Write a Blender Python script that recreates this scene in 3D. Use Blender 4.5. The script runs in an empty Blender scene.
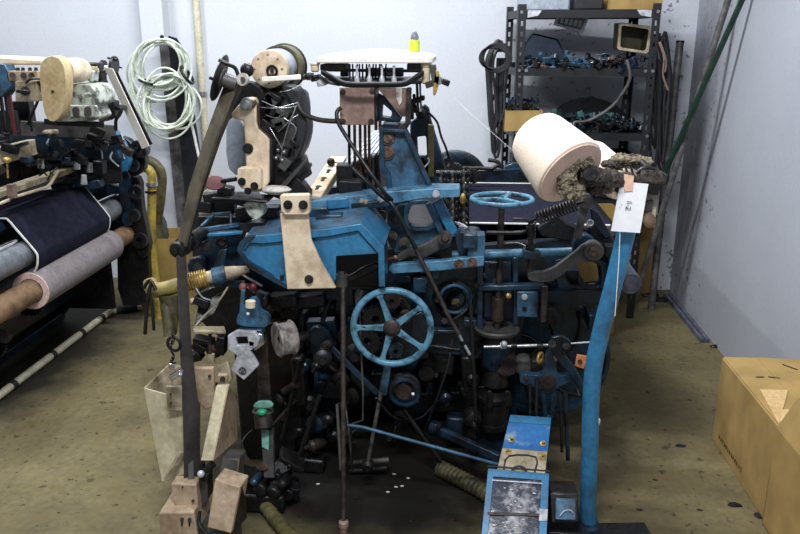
import bpy, bmesh, math, random
from mathutils import Vector as V, Matrix as MX
from mathutils.geometry import tessellate_polygon
RN = random.Random(11)
PI = math.pi
SC = bpy.context.scene
COL = SC.collection

# ------------------------------------------------------------ camera numbers
CH, CF, CP, CA = 1.6, 778.0, math.radians(16.5), math.radians(4.23)
def ray(px, py):
    cx = (px-400)/CF; cy = -(py-267)/CF
    d = V((cx, math.cos(CP)+cy*math.sin(CP), -math.sin(CP)+cy*math.cos(CP)))
    return V((d.x*math.cos(CA)-d.y*math.sin(CA), d.x*math.sin(CA)+d.y*math.cos(CA), d.z))
def p(px, py, Y):                       # point of the photograph at depth Y
    d = ray(px, py); t = Y/d.y
    return V((d.x*t, Y, CH+d.z*t))
def g(px, py, z=0.0):                   # point of the photograph on the height z
    d = ray(px, py); t = (z-CH)/d.z
    return V((d.x*t, d.y*t, z))
def px_m(n, Y): return n*Y/CF*1.0       # n pixels at depth Y in metres

# ------------------------------------------------------------ materials
def lin(c):
    return tuple((v/255/12.92 if v/255 <= .04045 else ((v/255+.055)/1.055)**2.4) for v in c)+(1,)
MATS = {}
def mat(name, base, dirt=None, amt=.4, rough=.5, metal=0., scale=12., bump=.0, fine=60., edge=.12, coat=0, spec=.5, trans=0):
    m = bpy.data.materials.new(name); m.use_nodes = True
    nt = m.node_tree; N = nt.nodes; L = nt.links
    b = N['Principled BSDF']
    b.inputs['Roughness'].default_value = rough; b.inputs['Metallic'].default_value = metal
    b.inputs['Specular IOR Level'].default_value = spec
    b.inputs['Coat Weight'].default_value = coat
    if trans: b.inputs['Transmission Weight'].default_value = trans
    tc = N.new('ShaderNodeTexCoord')
    if dirt is None:
        dirt = tuple(v*.8 for v in base)
    n1 = N.new('ShaderNodeTexNoise'); n1.inputs['Scale'].default_value = scale
    n1.inputs['Detail'].default_value = 6; n1.inputs['Roughness'].default_value = .65
    L.new(tc.outputs['Object'], n1.inputs['Vector'])
    r = N.new('ShaderNodeValToRGB')
    r.color_ramp.elements[0].position = max(0, .5-edge-(amt-.5)*.0 + (.5-amt)*-.35)
    c0 = .5 + (amt-.5)*.45
    r.color_ramp.elements[0].position = max(0.0, c0-edge); r.color_ramp.elements[0].color = (1, 1, 1, 1)
    r.color_ramp.elements[1].position = min(1.0, c0+edge); r.color_ramp.elements[1].color = (0, 0, 0, 1)
    L.new(n1.outputs['Fac'], r.inputs['Fac'])
    mx = N.new('ShaderNodeMix'); mx.data_type = 'RGBA'
    mx.inputs['A'].default_value = lin(base); mx.inputs['B'].default_value = lin(dirt)
    L.new(r.outputs['Color'], mx.inputs['Factor'])
    n2 = N.new('ShaderNodeTexNoise'); n2.inputs['Scale'].default_value = fine; n2.inputs['Detail'].default_value = 3
    L.new(tc.outputs['Object'], n2.inputs['Vector'])
    mp = N.new('ShaderNodeMapRange'); mp.inputs['From Min'].default_value = .3; mp.inputs['From Max'].default_value = .7
    mp.inputs['To Min'].default_value = .82; mp.inputs['To Max'].default_value = 1.12
    L.new(n2.outputs['Fac'], mp.inputs['Value'])
    mm = N.new('ShaderNodeMix'); mm.data_type = 'RGBA'; mm.blend_type = 'MULTIPLY'; mm.inputs['Factor'].default_value = 1
    L.new(mx.outputs['Result'], mm.inputs['A']); L.new(mp.outputs['Result'], mm.inputs['B'])
    L.new(mm.outputs['Result'], b.inputs['Base Color'])
    if bump:
        bp = N.new('ShaderNodeBump'); bp.inputs['Strength'].default_value = bump; bp.inputs['Distance'].default_value = .004
        L.new(n2.outputs['Fac'], bp.inputs['Height']); L.new(bp.outputs['Normal'], b.inputs['Normal'])
    if name in ('white_paper', 'cream_yarn', 'yarn_end', 'white_enamel', 'cream_paint', 'selvedge_white'):
        mp.inputs['To Min'].default_value = .95; mp.inputs['To Max'].default_value = 1.03
    MATS[name] = m
    return m
BLUE = mat('blue_paint', (48, 118, 160), (42, 76, 100), .30, .38, 0, 9, .15, edge=.14, coat=.15)
BLUE2 = mat('worn_blue_paint', (62, 106, 136), (34, 44, 54), .47, .45, 0, 14, .25, edge=.12)
BLUED = mat('greasy_blue_paint', (38, 70, 94), (18, 21, 25), .53, .32, 0, 10, .3, edge=.13)
BLUEK = mat('blackened_blue_paint', (25, 46, 63), (10, 11, 13), .55, .3, 0, 9, .4, edge=.13)
PBLUE = mat('bright_blue_paint', (34, 104, 166), (130, 150, 170), .2, .35, 0, 18, .1, edge=.08)
BLUEW = mat('wheel_blue_paint', (92, 144, 170), (34, 54, 66), .36, .36, 0, 22, .2, edge=.1)
BLACK = mat('black_grease', (17, 17, 19), (32, 30, 30), .4, .4, .0, 20, .6, spec=.4)
DARK = mat('dark_iron', (48, 46, 46), (24, 22, 22), .5, .4, .5, 22, .4)
RUST = mat('brown_iron', (72, 61, 55), (30, 27, 26), .5, .5, .35, 26, .4)
RUSTB = mat('rusty_bolt', (120, 96, 84), (62, 50, 44), .45, .5, .4, 60, .4)
STEEL = mat('steel', (190, 192, 194), (112, 112, 112), .4, .3, .8, 30, .1)
SILV = mat('silver_paint', (198, 200, 206), (140, 142, 148), .4, .35, .15, 24, .1)
CREAM = mat('cream_paint', (226, 208, 180), (164, 134, 102), .3, .45, 0, 14, .15, edge=.16)
CREAM2 = mat('dirty_cream_paint', (188, 176, 148), (104, 88, 66), .42, .55, 0, 13, .2, edge=.16)
TAN = mat('stained_tan_paint', (196, 174, 148), (138, 112, 84), .4, .5, 0, 11, .2, edge=.18)
WHITE = mat('white_enamel', (246, 242, 232), (226, 218, 200), .3, .4, 0, 6, 0)
OVAL = mat('beige_cover', (212, 192, 148), (164, 132, 84), .4, .5, 0, 8, .1, edge=.2)
GREENISH = mat('pale_green_enamel', (190, 196, 184), (92, 94, 90), .40, .5, 0, 26, .3, edge=.06)
BROWNP = mat('brown_plate', (158, 132, 120), (104, 80, 70), .45, .5, .1, 16, .1, edge=.2)
YEL = mat('yellow_duct', (178, 156, 66), (104, 88, 44), .42, .5, 0, 14, .2, edge=.15)
YELD = mat('dusty_yellow_duct', (108, 100, 56), (50, 46, 32), .5, .6, 0, 12, .2, edge=.15)
GOLD = mat('brass_spring', (196, 166, 92), (120, 96, 50), .4, .4, .5, 30)
BELT = mat('belt', (88, 80, 62), (60, 54, 44), .4, .6, 0, 14, .1)
BELTD = mat('dark_belt', (58, 52, 50), (40, 36, 36), .45, .55, 0, 10, .1)
RUBBER = mat('rubber', (38, 38, 42), (24, 24, 26), .4, .55, 0, 12)
RED = mat('red_plastic', (110, 34, 42), (60, 20, 26), .4, .4, 0, 20)
PINK = mat('faded_red', (140, 84, 82), (90, 50, 50), .4, .5, 0, 20)
GREEN = mat('green_plastic', (40, 150, 110), (28, 90, 66), .4, .4, 0, 20)
TEAL = mat('teal_paint', (120, 176, 160), (70, 100, 94), .4, .45, 0, 20)
YARN = mat('cream_yarn', (250, 232, 214), (240, 220, 200), .4, .85, 0, 8, .35, fine=220)
YARNP = mat('yarn_end', (238, 208, 192), (224, 190, 172), .4, .9, 0, 10, .4, fine=160)
LINT = mat('dirty_lint', (150, 138, 116), (62, 54, 46), .45, .95, 0, 60, 1.0, fine=160)
LINTD = mat('dark_lint', (92, 82, 74), (34, 30, 28), .5, .95, 0, 60, 1.0, fine=160)
PAPER = mat('white_paper', (246, 246, 248), (236, 236, 240), .4, .8, 0, 6)
TAPE = mat('pink_tape', (236, 196, 170), (226, 180, 150), .4, .7, 0, 12)
INK = mat('ink', (44, 44, 60), None, .3, .8)
CARD = mat('cardboard', (170, 140, 84), (160, 131, 77), .4, .85, 0, 3, .05, fine=9)
CARDL = mat('cardboard_inner', (214, 180, 128), (200, 166, 112), .4, .8, 0, 5)
CARDD = mat('dim_cardboard', (156, 130, 70), (130, 106, 58), .4, .85, 0, 4, fine=14)
WOOD = mat('wood_core', (128, 100, 72), (82, 62, 46), .45, .6, 0, 14, .2)
HOSE = mat('pale_green_hose', (218, 224, 208), (190, 200, 182), .4, .35, 0, 10)
HOSEW = mat('white_tube', (226, 228, 222), (190, 190, 184), .4, .4, 0, 10)
PIPEC = mat('cream_pipe', (214, 206, 180), (178, 168, 140), .3, .5, 0, 9)
SHELF = mat('black_shelf', (24, 24, 30), (15, 15, 18), .4, .5, .2, 8)
GREENP = mat('green_pole', (28, 58, 44), (16, 32, 26), .4, .4, 0, 16)
GREYP = mat('grey_pole', (110, 108, 108), (66, 62, 62), .5, .5, .3, 14)
RAILG = mat('grey_rail', (104, 108, 124), (70, 72, 84), .4, .5, .2, 14)
PLAST = mat('bluish_plastic', (166, 174, 186), (140, 150, 162), .4, .3, 0, 8)
DKCLOTH = mat('black_cloth', (26, 27, 36), (14, 14, 18), .5, .95, 0, 10, .5)
WCLOTH = mat('white_rag', (210, 206, 198), (150, 144, 134), .4, .9, 0, 14, .5)
GRAYBOX = mat('grey_sheet', (84, 82, 80), (52, 50, 48), .4, .5, .2, 12)
LIME = mat('lime_plastic', (196, 220, 60), (180, 204, 50), .3, .35)
GCAP = mat('grey_plastic', (120, 124, 134), (96, 98, 108), .3, .35)
BROWNBIN = mat('olive_bin', (84, 76, 54), (62, 56, 42), .4, .6, 0, 10)
BLUEBIN = mat('dark_blue_bin', (44, 62, 82), (30, 40, 54), .4, .5, 0, 10)
GLASS = mat('linty_window', (52, 56, 70), (196, 196, 200), .30, .25, 0, 16, .3, edge=.10)
ORANGE = mat('orange_plate', (206, 132, 84), (160, 90, 54), .4, .6)
GREYCLOTH = mat('grey_cloth', (134, 126, 127), (116, 108, 110), .4, .9, 0, 40, .4, fine=200)
ROLLER = mat('grey_roller', (122, 126, 132), (92, 96, 102), .4, .55, .2, 20, .3, fine=120)
CHROME = mat('chrome', (226, 228, 230), (190, 190, 194), .3, .12, 1, 10)
SELV = mat('selvedge_white', (240, 238, 232), None, .3, .9)
PINKEND = mat('pale_pink_cloth', (238, 206, 196), (224, 190, 180), .3, .9, 0, 30)
COPPER = mat('copper_rod', (150, 100, 78), (90, 58, 46), .4, .4, .4, 30)

SCUFF = mat('scuffed_blue_paint', (84, 136, 168), (48, 82, 104), .38, .42, 0, 20, .15, edge=.12)
DIRTYW = mat('grimy_white', (168, 160, 154), (84, 76, 72), .48, .5, 0, 24, .2)
YELM = mat('olive_yellow_duct', (150, 134, 72), (96, 86, 50), .42, .5, 0, 12, .2)
HOSED = mat('oily_olive_hose', (84, 78, 46), (36, 34, 26), .5, .6, 0, 14, .2)
TEALD = mat('dull_teal_paint', (52, 104, 98), (30, 50, 52), .45, .5, 0, 20)
HOP = mat('hopper_paint', (206, 196, 164), (150, 138, 108), .38, .5, 0, 9, .15, edge=.18)
def denim():
    m = mat('indigo_denim', (36, 37, 52), (28, 29, 42), .5, .95, 0, 30, .5, fine=260, spec=.1)
    nt = m.node_tree; N = nt.nodes; L = nt.links
    tc = N.new('ShaderNodeTexCoord'); w = N.new('ShaderNodeTexWave'); w.inputs['Scale'].default_value = 150
    w.bands_direction = 'DIAGONAL'; w.inputs['Distortion'].default_value = 2
    L.new(tc.outputs['Object'], w.inputs['Vector'])
    bp = N.new('ShaderNodeBump'); bp.inputs['Strength'].default_value = .35; bp.inputs['Distance'].default_value = .002
    L.new(w.outputs['Fac'], bp.inputs['Height']); L.new(bp.outputs['Normal'], N['Principled BSDF'].inputs['Normal'])
    return m
DENIM = denim()

def setting_mats():
    # plaster wall
    def wall(name, c, c2, spots, smudge):
        m = mat(name, c, c2, .45, .85, 0, 2.2, .08, fine=70, edge=.3)
        [nd for nd in m.node_tree.nodes if nd.type=='MAP_RANGE'][0].inputs['To Min'].default_value = .96; [nd for nd in m.node_tree.nodes if nd.type=='MAP_RANGE'][0].inputs['To Max'].default_value = 1.03
        nt = m.node_tree; N = nt.nodes; L = nt.links; b = N['Principled BSDF']
        src = b.inputs['Base Color'].links[0].from_socket
        tc = N.new('ShaderNodeTexCoord'); n = N.new('ShaderNodeTexNoise'); n.inputs['Scale'].default_value = 26; n.inputs['Detail'].default_value = 4
        L.new(tc.outputs['Object'], n.inputs['Vector'])
        big = N.new('ShaderNodeTexNoise'); big.inputs['Scale'].default_value = 1.1
        L.new(tc.outputs['Object'], big.inputs['Vector'])
        sx = N.new('ShaderNodeSeparateXYZ'); L.new(tc.outputs['Object'], sx.inputs['Vector'])
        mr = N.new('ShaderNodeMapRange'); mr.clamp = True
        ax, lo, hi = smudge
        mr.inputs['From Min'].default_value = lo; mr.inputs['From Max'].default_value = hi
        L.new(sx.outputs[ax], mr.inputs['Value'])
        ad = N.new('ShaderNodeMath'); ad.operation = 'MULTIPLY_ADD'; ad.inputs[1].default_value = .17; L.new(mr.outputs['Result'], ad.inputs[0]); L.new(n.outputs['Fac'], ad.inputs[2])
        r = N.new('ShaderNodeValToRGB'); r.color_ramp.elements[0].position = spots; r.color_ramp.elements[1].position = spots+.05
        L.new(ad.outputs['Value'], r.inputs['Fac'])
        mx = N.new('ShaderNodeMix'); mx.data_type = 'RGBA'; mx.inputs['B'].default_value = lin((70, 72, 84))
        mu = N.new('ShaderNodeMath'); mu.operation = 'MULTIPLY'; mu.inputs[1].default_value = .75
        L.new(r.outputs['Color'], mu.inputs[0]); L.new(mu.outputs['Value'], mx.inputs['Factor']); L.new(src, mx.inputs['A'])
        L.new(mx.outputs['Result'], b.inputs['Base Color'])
        return m
    def grime_shade(m, axes, cx, cy, rx, ry, colr, amt):  # oval darkening: grime together with shade painted into the wall colour
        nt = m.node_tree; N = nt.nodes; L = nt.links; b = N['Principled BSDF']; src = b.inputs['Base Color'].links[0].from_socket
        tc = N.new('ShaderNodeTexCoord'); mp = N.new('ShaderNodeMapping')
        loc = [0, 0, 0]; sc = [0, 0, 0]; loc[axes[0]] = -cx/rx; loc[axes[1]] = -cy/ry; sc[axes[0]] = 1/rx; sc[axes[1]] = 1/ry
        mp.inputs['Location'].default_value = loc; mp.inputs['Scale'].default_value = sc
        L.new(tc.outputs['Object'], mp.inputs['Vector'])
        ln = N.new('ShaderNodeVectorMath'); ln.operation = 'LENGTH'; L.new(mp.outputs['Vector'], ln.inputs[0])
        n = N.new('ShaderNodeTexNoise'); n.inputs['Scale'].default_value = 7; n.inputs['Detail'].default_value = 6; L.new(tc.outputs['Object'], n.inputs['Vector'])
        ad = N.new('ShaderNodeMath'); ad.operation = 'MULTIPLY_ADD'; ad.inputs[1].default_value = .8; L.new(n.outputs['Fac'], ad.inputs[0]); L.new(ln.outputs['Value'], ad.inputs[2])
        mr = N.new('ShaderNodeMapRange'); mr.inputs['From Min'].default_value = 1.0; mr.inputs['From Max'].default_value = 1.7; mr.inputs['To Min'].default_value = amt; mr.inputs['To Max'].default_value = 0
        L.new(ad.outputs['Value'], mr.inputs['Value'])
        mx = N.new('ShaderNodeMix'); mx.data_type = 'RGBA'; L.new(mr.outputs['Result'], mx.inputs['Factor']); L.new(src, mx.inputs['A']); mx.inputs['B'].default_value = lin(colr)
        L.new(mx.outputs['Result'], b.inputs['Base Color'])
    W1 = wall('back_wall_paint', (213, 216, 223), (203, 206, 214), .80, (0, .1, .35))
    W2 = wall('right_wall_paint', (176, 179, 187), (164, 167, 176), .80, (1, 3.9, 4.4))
    grime_shade(W1, (0, 2), .82, 1.2, .50, .75, (86, 88, 98), .62); grime_shade(W2, (1, 2), 4.85, 1.0, .40, .9, (96, 98, 106), .55)  # painted shade and grime behind the shelving and towards the corner
    # concrete floor: dirt and an oil stain with a shape of its own under the loom
    m = mat('concrete_floor', (128, 117, 84), (88, 81, 60), .5, .68, 0, 2.6, .35, fine=38, edge=.22, spec=.22)
    nt = m.node_tree; N = nt.nodes; L = nt.links; b = N['Principled BSDF']
    src = b.inputs['Base Color'].links[0].from_socket
    tc = N.new('ShaderNodeTexCoord')
    def noise(s, d=5):
        n = N.new('ShaderNodeTexNoise'); n.inputs['Scale'].default_value = s; n.inputs['Detail'].default_value = d
        L.new(tc.outputs['Object'], n.inputs['Vector']); return n.outputs['Fac']
    def ramp(f, a, bb):
        r = N.new('ShaderNodeValToRGB'); r.color_ramp.elements[0].position = a; r.color_ramp.elements[1].position = bb
        L.new(f, r.inputs['Fac']); return r.outputs['Color']
    def mixc(fac, a, colr, amt=1.):
        mu = N.new('ShaderNodeMath'); mu.operation = 'MULTIPLY'; mu.inputs[1].default_value = amt; L.new(fac, mu.inputs[0])
        mx = N.new('ShaderNodeMix'); mx.data_type = 'RGBA'; L.new(mu.outputs['Value'], mx.inputs['Factor'])
        L.new(a, mx.inputs['A']); mx.inputs['B'].default_value = lin(colr); return mx.outputs['Result']
    cur = mixc(ramp(noise(7), .50, .62), src, (112, 100, 68), .5)
    cur = mixc(ramp(noise(34, 2), .66, .70), cur, (34, 32, 28), .75)
    cur = mixc(ramp(noise(13, 6), .64, .69), cur, (54, 50, 40), .7)
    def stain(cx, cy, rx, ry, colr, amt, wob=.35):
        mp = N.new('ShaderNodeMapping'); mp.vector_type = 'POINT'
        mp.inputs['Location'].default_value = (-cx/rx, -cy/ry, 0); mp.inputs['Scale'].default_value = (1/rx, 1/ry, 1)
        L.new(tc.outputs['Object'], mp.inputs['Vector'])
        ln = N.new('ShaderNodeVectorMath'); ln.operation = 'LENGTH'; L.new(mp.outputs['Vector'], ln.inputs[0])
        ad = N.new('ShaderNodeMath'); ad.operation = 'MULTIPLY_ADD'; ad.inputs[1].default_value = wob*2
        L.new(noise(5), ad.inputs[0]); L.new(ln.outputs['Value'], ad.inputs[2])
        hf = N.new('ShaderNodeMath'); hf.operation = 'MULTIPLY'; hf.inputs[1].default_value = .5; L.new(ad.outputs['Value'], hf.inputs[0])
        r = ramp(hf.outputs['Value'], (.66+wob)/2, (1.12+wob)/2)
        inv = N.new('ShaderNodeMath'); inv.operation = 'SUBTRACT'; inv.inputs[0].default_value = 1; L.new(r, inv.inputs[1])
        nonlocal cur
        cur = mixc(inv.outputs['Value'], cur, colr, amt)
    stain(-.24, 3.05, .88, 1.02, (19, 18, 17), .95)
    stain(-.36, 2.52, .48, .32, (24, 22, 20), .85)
    stain(.95, 3.35, .22, .45, (74, 66, 46), .5)
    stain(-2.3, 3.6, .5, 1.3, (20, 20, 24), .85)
    stain(.62, 2.2, .22, .5, (70, 60, 40), .4)
    L.new(cur, b.inputs['Base Color'])
    return W1, W2, m
WALLB, WALLR, FLOORM = setting_mats()

# ------------------------------------------------------------ mesh builder
def basis(axis):
    a = V(axis).normalized()
    t = V((0, 0, 1)) if abs(a.z) < .9 else V((1, 0, 0))
    u = t.cross(a).normalized(); w = a.cross(u).normalized()
    return u, w, a
class MB:
    def __init__(s): s.v = []; s.f = []
    def add(s, vs, fs):
        o = len(s.v); s.v += [V(x) for x in vs]; s.f += [tuple(i+o for i in f) for f in fs]; return s
    def box(s, c, size, rot=None):
        c = V(c); hx, hy, hz = [k/2 for k in size]
        vs = [V((sx*hx, sy*hy, sz*hz)) for sx in (-1, 1) for sy in (-1, 1) for sz in (-1, 1)]
        if rot is not None:
            R = MX.Rotation(rot[2], 3, 'Z') @ MX.Rotation(rot[1], 3, 'Y') @ MX.Rotation(rot[0], 3, 'X')
            vs = [R @ q for q in vs]
        return s.add([c+q for q in vs], [(0, 1, 3, 2), (4, 6, 7, 5), (0, 4, 5, 1), (2, 3, 7, 6), (0, 2, 6, 4), (1, 5, 7, 3)])
    def bar(s, a, b, w, h, up=(0, 0, 1)):      # box section between two points
        a = V(a); b = V(b); d = (b-a).normalized(); u = V(up)
        r = d.cross(u)
        if r.length < 1e-4: r = d.cross(V((1, 0, 0)))
        r.normalize(); u = r.cross(d).normalized()
        vs = [q + r*sx*w/2 + u*sz*h/2 for q in (a, b) for sx in (-1, 1) for sz in (-1, 1)]
        return s.add(vs, [(0, 1, 3, 2), (4, 6, 7, 5), (0, 4, 5, 1), (2, 3, 7, 6), (0, 2, 6, 4), (1, 5, 7, 3)])
    def cyl(s, a, b, r0, r1=None, n=20):
        a = V(a); b = V(b); r1 = r0 if r1 is None else r1
        u, w, _ = basis(b-a)
        vs = [q + (u*math.cos(2*PI*i/n)+w*math.sin(2*PI*i/n))*r for q, r in ((a, r0), (b, r1)) for i in range(n)]
        fs = [(i, (i+1) % n, n+(i+1) % n, n+i) for i in range(n)]
        fs += [tuple(reversed(range(n))), tuple(range(n, 2*n))]
        return s.add(vs, fs)
    def lathe(s, o, axis, prof, n=32, close=False):   # prof: (radius, distance along axis)
        o = V(o); u, w, a = basis(axis); k = len(prof)
        vs = [o + a*h + (u*math.cos(2*PI*i/n)+w*math.sin(2*PI*i/n))*r for r, h in prof for i in range(n)]
        fs = []
        for j in range(k if close else k-1):
            j2 = (j+1) % k
            fs += [(j*n+i, j*n+(i+1) % n, j2*n+(i+1) % n, j2*n+i) for i in range(n)]
        if not close:
            fs += [tuple(reversed(range(n))), tuple(range((k-1)*n, k*n))]
        return s.add(vs, fs)
    def ring(s, c, axis, R, w, t, n=40):       # flat ring: outer R, radial width w, thickness t
        return s.lathe(c, axis, [(R, -t/2), (R, t/2), (R-w, t/2), (R-w, -t/2)], n, True)
    def torus(s, c, axis, R, r, n=40, m=10, sy=1.):
        return s.lathe(c, axis, [(R+r*math.cos(2*PI*j/m), r*sy*math.sin(2*PI*j/m)) for j in range(m)], n, True)
    def tube(s, pts, r, n=10, closed=False, sm=0, rs=None):
        pts = [V(q) for q in pts]
        if sm: pts = spline(pts, sm, closed)
        k = len(pts); vs = []
        if rs and len(rs) != k: rs = [rs[min(len(rs)-1, int(i/(k-1)*(len(rs)-1)+.5))] for i in range(k)]
        T = []
        for i in range(k):
            a = pts[(i-1) % k] if closed or i else pts[0]; b = pts[(i+1) % k] if closed or i < k-1 else pts[-1]
            d = b-a
            T.append(d.normalized() if d.length > 1e-9 else V((0, 0, 1)))
        u = basis(T[0])[0]
        for i in range(k):
            u = (u - T[i]*u.dot(T[i]))
            u = u.normalized() if u.length > 1e-6 else basis(T[i])[0]
            w = T[i].cross(u); rr = rs[i] if rs else r
            vs += [pts[i]+(u*math.cos(2*PI*j/n)+w*math.sin(2*PI*j/n))*rr for j in range(n)]
        fs = []
        for i in range(k if closed else k-1):
            i2 = (i+1) % k
            fs += [(i*n+j, i*n+(j+1) % n, i2*n+(j+1) % n, i2*n+j) for j in range(n)]
        if not closed: fs += [tuple(reversed(range(n))), tuple(range((k-1)*n, k*n))]
        return s.add(vs, fs)
    def prism(s, outer, dv, holes=()):
        dv = V(dv); loops = [[V(q) for q in outer]]+[[V(q) for q in h] for h in holes]
        flat = [q for l in loops for q in l]; n = len(flat)
        try: tris = tessellate_polygon(loops)
        except Exception: tris = []
        nrm = V((0, 0, 0))
        fs = []
        for t in tris:
            a, b, c = [flat[i] for i in t]
            fl = (b-a).cross(c-a).dot(dv) > 0
            tt = tuple(t) if not fl else tuple(reversed(t))
            fs.append(tt); fs.append(tuple(i+n for i in reversed(tt)))
        o = 0
        for l in loops:
            k = len(l)
            fs += [(o+i, o+(i+1) % k, n+o+(i+1) % k, n+o+i) for i in range(k)]
            o += k
        return s.add(flat+[q+dv for q in flat], fs)
    def plate(s, pts, Y, t, holes=(), ch=0):   # outline in the photograph at depth Y, thickness t going back
        if ch: pts = chaikin(pts, ch); holes = [chaikin(h, ch) for h in holes]
        return s.prism([p(x, y, Y) for x, y in pts], (0, t, 0), [[p(x, y, Y) for x, y in h] for h in holes])
    def ball(s, c, r, sc=(1, 1, 1), n=14, jit=0, seed=1):
        rr = random.Random(seed); c = V(c); vs = []; m = n//2+1
        for j in range(m+1):
            th = PI*j/m
            for i in range(n):
                k = 1+(rr.random()-.5)*jit
                vs.append(c+V((math.sin(th)*math.cos(2*PI*i/n)*sc[0], math.sin(th)*math.sin(2*PI*i/n)*sc[1], math.cos(th)*sc[2]))*r*k)
        fs = [(j*n+i, j*n+(i+1) % n, (j+1)*n+(i+1) % n, (j+1)*n+i) for j in range(m) for i in range(n)]
        return s.add(vs, fs)
    def hexa(s, c, axis, r, h): return s.cyl(c, V(c)+V(axis).normalized()*h, r, r, 6)
    def gear(s, c, axis, R, t, teeth=24, hole=.3, dep=.1):
        c = V(c); u, w, a = basis(axis); out = []; k = teeth*4
        for i in range(k):
            rr = R if i % 4 in (0, 1) else R*(1-dep)
            an = 2*PI*(i+.5)/k; out.append(c-a*t/2+(u*math.cos(an)+w*math.sin(an))*rr)
        hl = [c-a*t/2+(u*math.cos(2*PI*i/16)+w*math.sin(2*PI*i/16))*R*hole for i in range(16)]
        return s.prism(out, a*t, [hl])
    def spring(s, a, b, R, r, turns, n=10, m=7):
        a = V(a); b = V(b); u, w, d = basis(b-a); k = int(turns*n)
        return s.tube([a+(b-a)*i/k+(u*math.cos(2*PI*i/n)+w*math.sin(2*PI*i/n))*R for i in range(k+1)], r, m)
    def sheet(s, pts, width, t, dirv):        # strip along pts (3D), extruded by dirv*width with thickness t
        pts = [V(q) for q in pts]; d = V(dirv).normalized(); k = len(pts); nn = []
        for i in range(k):
            T = (pts[min(i+1, k-1)]-pts[max(i-1, 0)]).normalized(); nn.append(T.cross(d).normalized())
        vs = []
        for q, n_ in zip(pts, nn): vs += [q, q+d*width, q+d*width+n_*t, q+n_*t]
        fs = []
        for i in range(k-1):
            o = i*4
            fs += [(o+j, o+(j+1) % 4, o+4+(j+1) % 4, o+4+j) for j in range(4)]
        fs += [(3, 2, 1, 0), tuple((k-1)*4+j for j in range(4))]
        return s.add(vs, fs)
    def build(s, name, m, parent=None, bev=0, origin=None, seg=2, **tags):
        me = bpy.data.meshes.new(name)
        o = bpy.data.objects.new(name, me); COL.objects.link(o)
        off = V((0, 0, 0))
        if parent is not None:
            o.parent = parent; off = root_loc(parent)
        elif origin is not None:
            off = V(origin); o.location = off
        me.from_pydata([q-off for q in s.v], [], s.f)
        bm = bmesh.new(); bm.from_mesh(me)
        bmesh.ops.remove_doubles(bm, verts=bm.verts, dist=1e-6)
        bmesh.ops.recalc_face_normals(bm, faces=bm.faces); bm.to_mesh(me); bm.free()
        me.polygons.foreach_set('use_smooth', [True]*len(me.polygons))
        me.set_sharp_from_angle(angle=math.radians(38))
        me.materials.append(m)
        if bev:
            b = o.modifiers.new('bevel', 'BEVEL'); b.width = bev; b.segments = seg; b.limit_method = 'ANGLE'; b.angle_limit = math.radians(40)
        for k, v in tags.items(): o[k] = v
        return o
def root_loc(o):
    while o.parent is not None: o = o.parent
    return V(o.location)
def spline(pts, k, closed=False):
    out = []; n = len(pts)
    for i in range(n if closed else n-1):
        if closed: a, b, c, d = pts[(i-1) % n], pts[i], pts[(i+1) % n], pts[(i+2) % n]
        else: a, b, c, d = pts[max(i-1, 0)], pts[i], pts[i+1], pts[min(i+2, n-1)]
        for j in range(k):
            t = j/k
            out.append(.5*((2*b)+(c-a)*t+(2*a-5*b+4*c-d)*t*t+(3*b-a-3*c+d)*t*t*t))
    if not closed: out.append(pts[-1])
    return out
def chaikin(pts, n=1):
    pts = [tuple(q) for q in pts]
    for _ in range(n):
        o = []
        for i in range(len(pts)):
            a = pts[i]; b = pts[(i+1) % len(pts)]
            o.append((a[0]*.78+b[0]*.22, a[1]*.78+b[1]*.22)); o.append((a[0]*.22+b[0]*.78, a[1]*.22+b[1]*.78))
        pts = o
    return pts
from mathutils import noise as NZ
def fuzz(b, c, amp, freq, seed=0):       # push the points of a lump in and out for a fibrous surface
    c = V(c)
    for v in b.v:
        d = v-c; n = NZ.noise(v*freq+V((seed, 0, 0)))+.6*NZ.noise(v*freq*2.7)
        v += d.normalized()*amp*n if d.length > 1e-6 else V((0, 0, 0))
    return b
def thing(name, loc, label, cat, group=None):
    o = bpy.data.objects.new(name, None); COL.objects.link(o); o.location = loc; o.empty_display_size = .1
    o['label'] = label; o['category'] = cat
    if group: o['group'] = group
    return o
def tag(o, label, cat, group=None):
    o['label'] = label; o['category'] = cat
    if group: o['group'] = group
    return o
def struct(o): o['kind'] = 'structure'; return o
def text_mesh(name, s, size, m, mw, parent=None, t=.0004):
    cu = bpy.data.curves.new(name+'_c', 'FONT'); cu.body = s; cu.size = size; cu.extrude = t; cu.align_x = 'CENTER'; cu.align_y = 'CENTER'
    tmp = bpy.data.objects.new('tmp', cu); COL.objects.link(tmp)
    dg = bpy.context.evaluated_depsgraph_get(); me = bpy.data.meshes.new_from_object(tmp.evaluated_get(dg))
    bpy.data.objects.remove(tmp)
    off = root_loc(parent) if parent else V((0, 0, 0))
    me.transform(MX.Translation(-off) @ mw); me.materials.clear(); me.materials.append(m)
    o = bpy.data.objects.new(name, me); COL.objects.link(o); o.parent = parent
    return o
def frame_mx(o, x, y):
    x = V(x).normalized(); z = x.cross(V(y)).normalized(); y = z.cross(x)
    m = MX.Identity(4)
    for i in range(3): m[i][0] = x[i]; m[i][1] = y[i]; m[i][2] = z[i]; m[i][3] = V(o)[i]
    return m
def bolts(parent, lst, r=.009, h=.008, m=None, name='bolt', n=6, axis=(0, -1, 0)):
    for x, y, Y in lst:
        q = p(x, y, Y); MB().cyl(q, q+V(axis)*h, r*1.5, r*1.4, 14).cyl(q, q+V(axis)*h*2, r, r*.92, n).build(name, m or DARK, parent)
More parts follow.
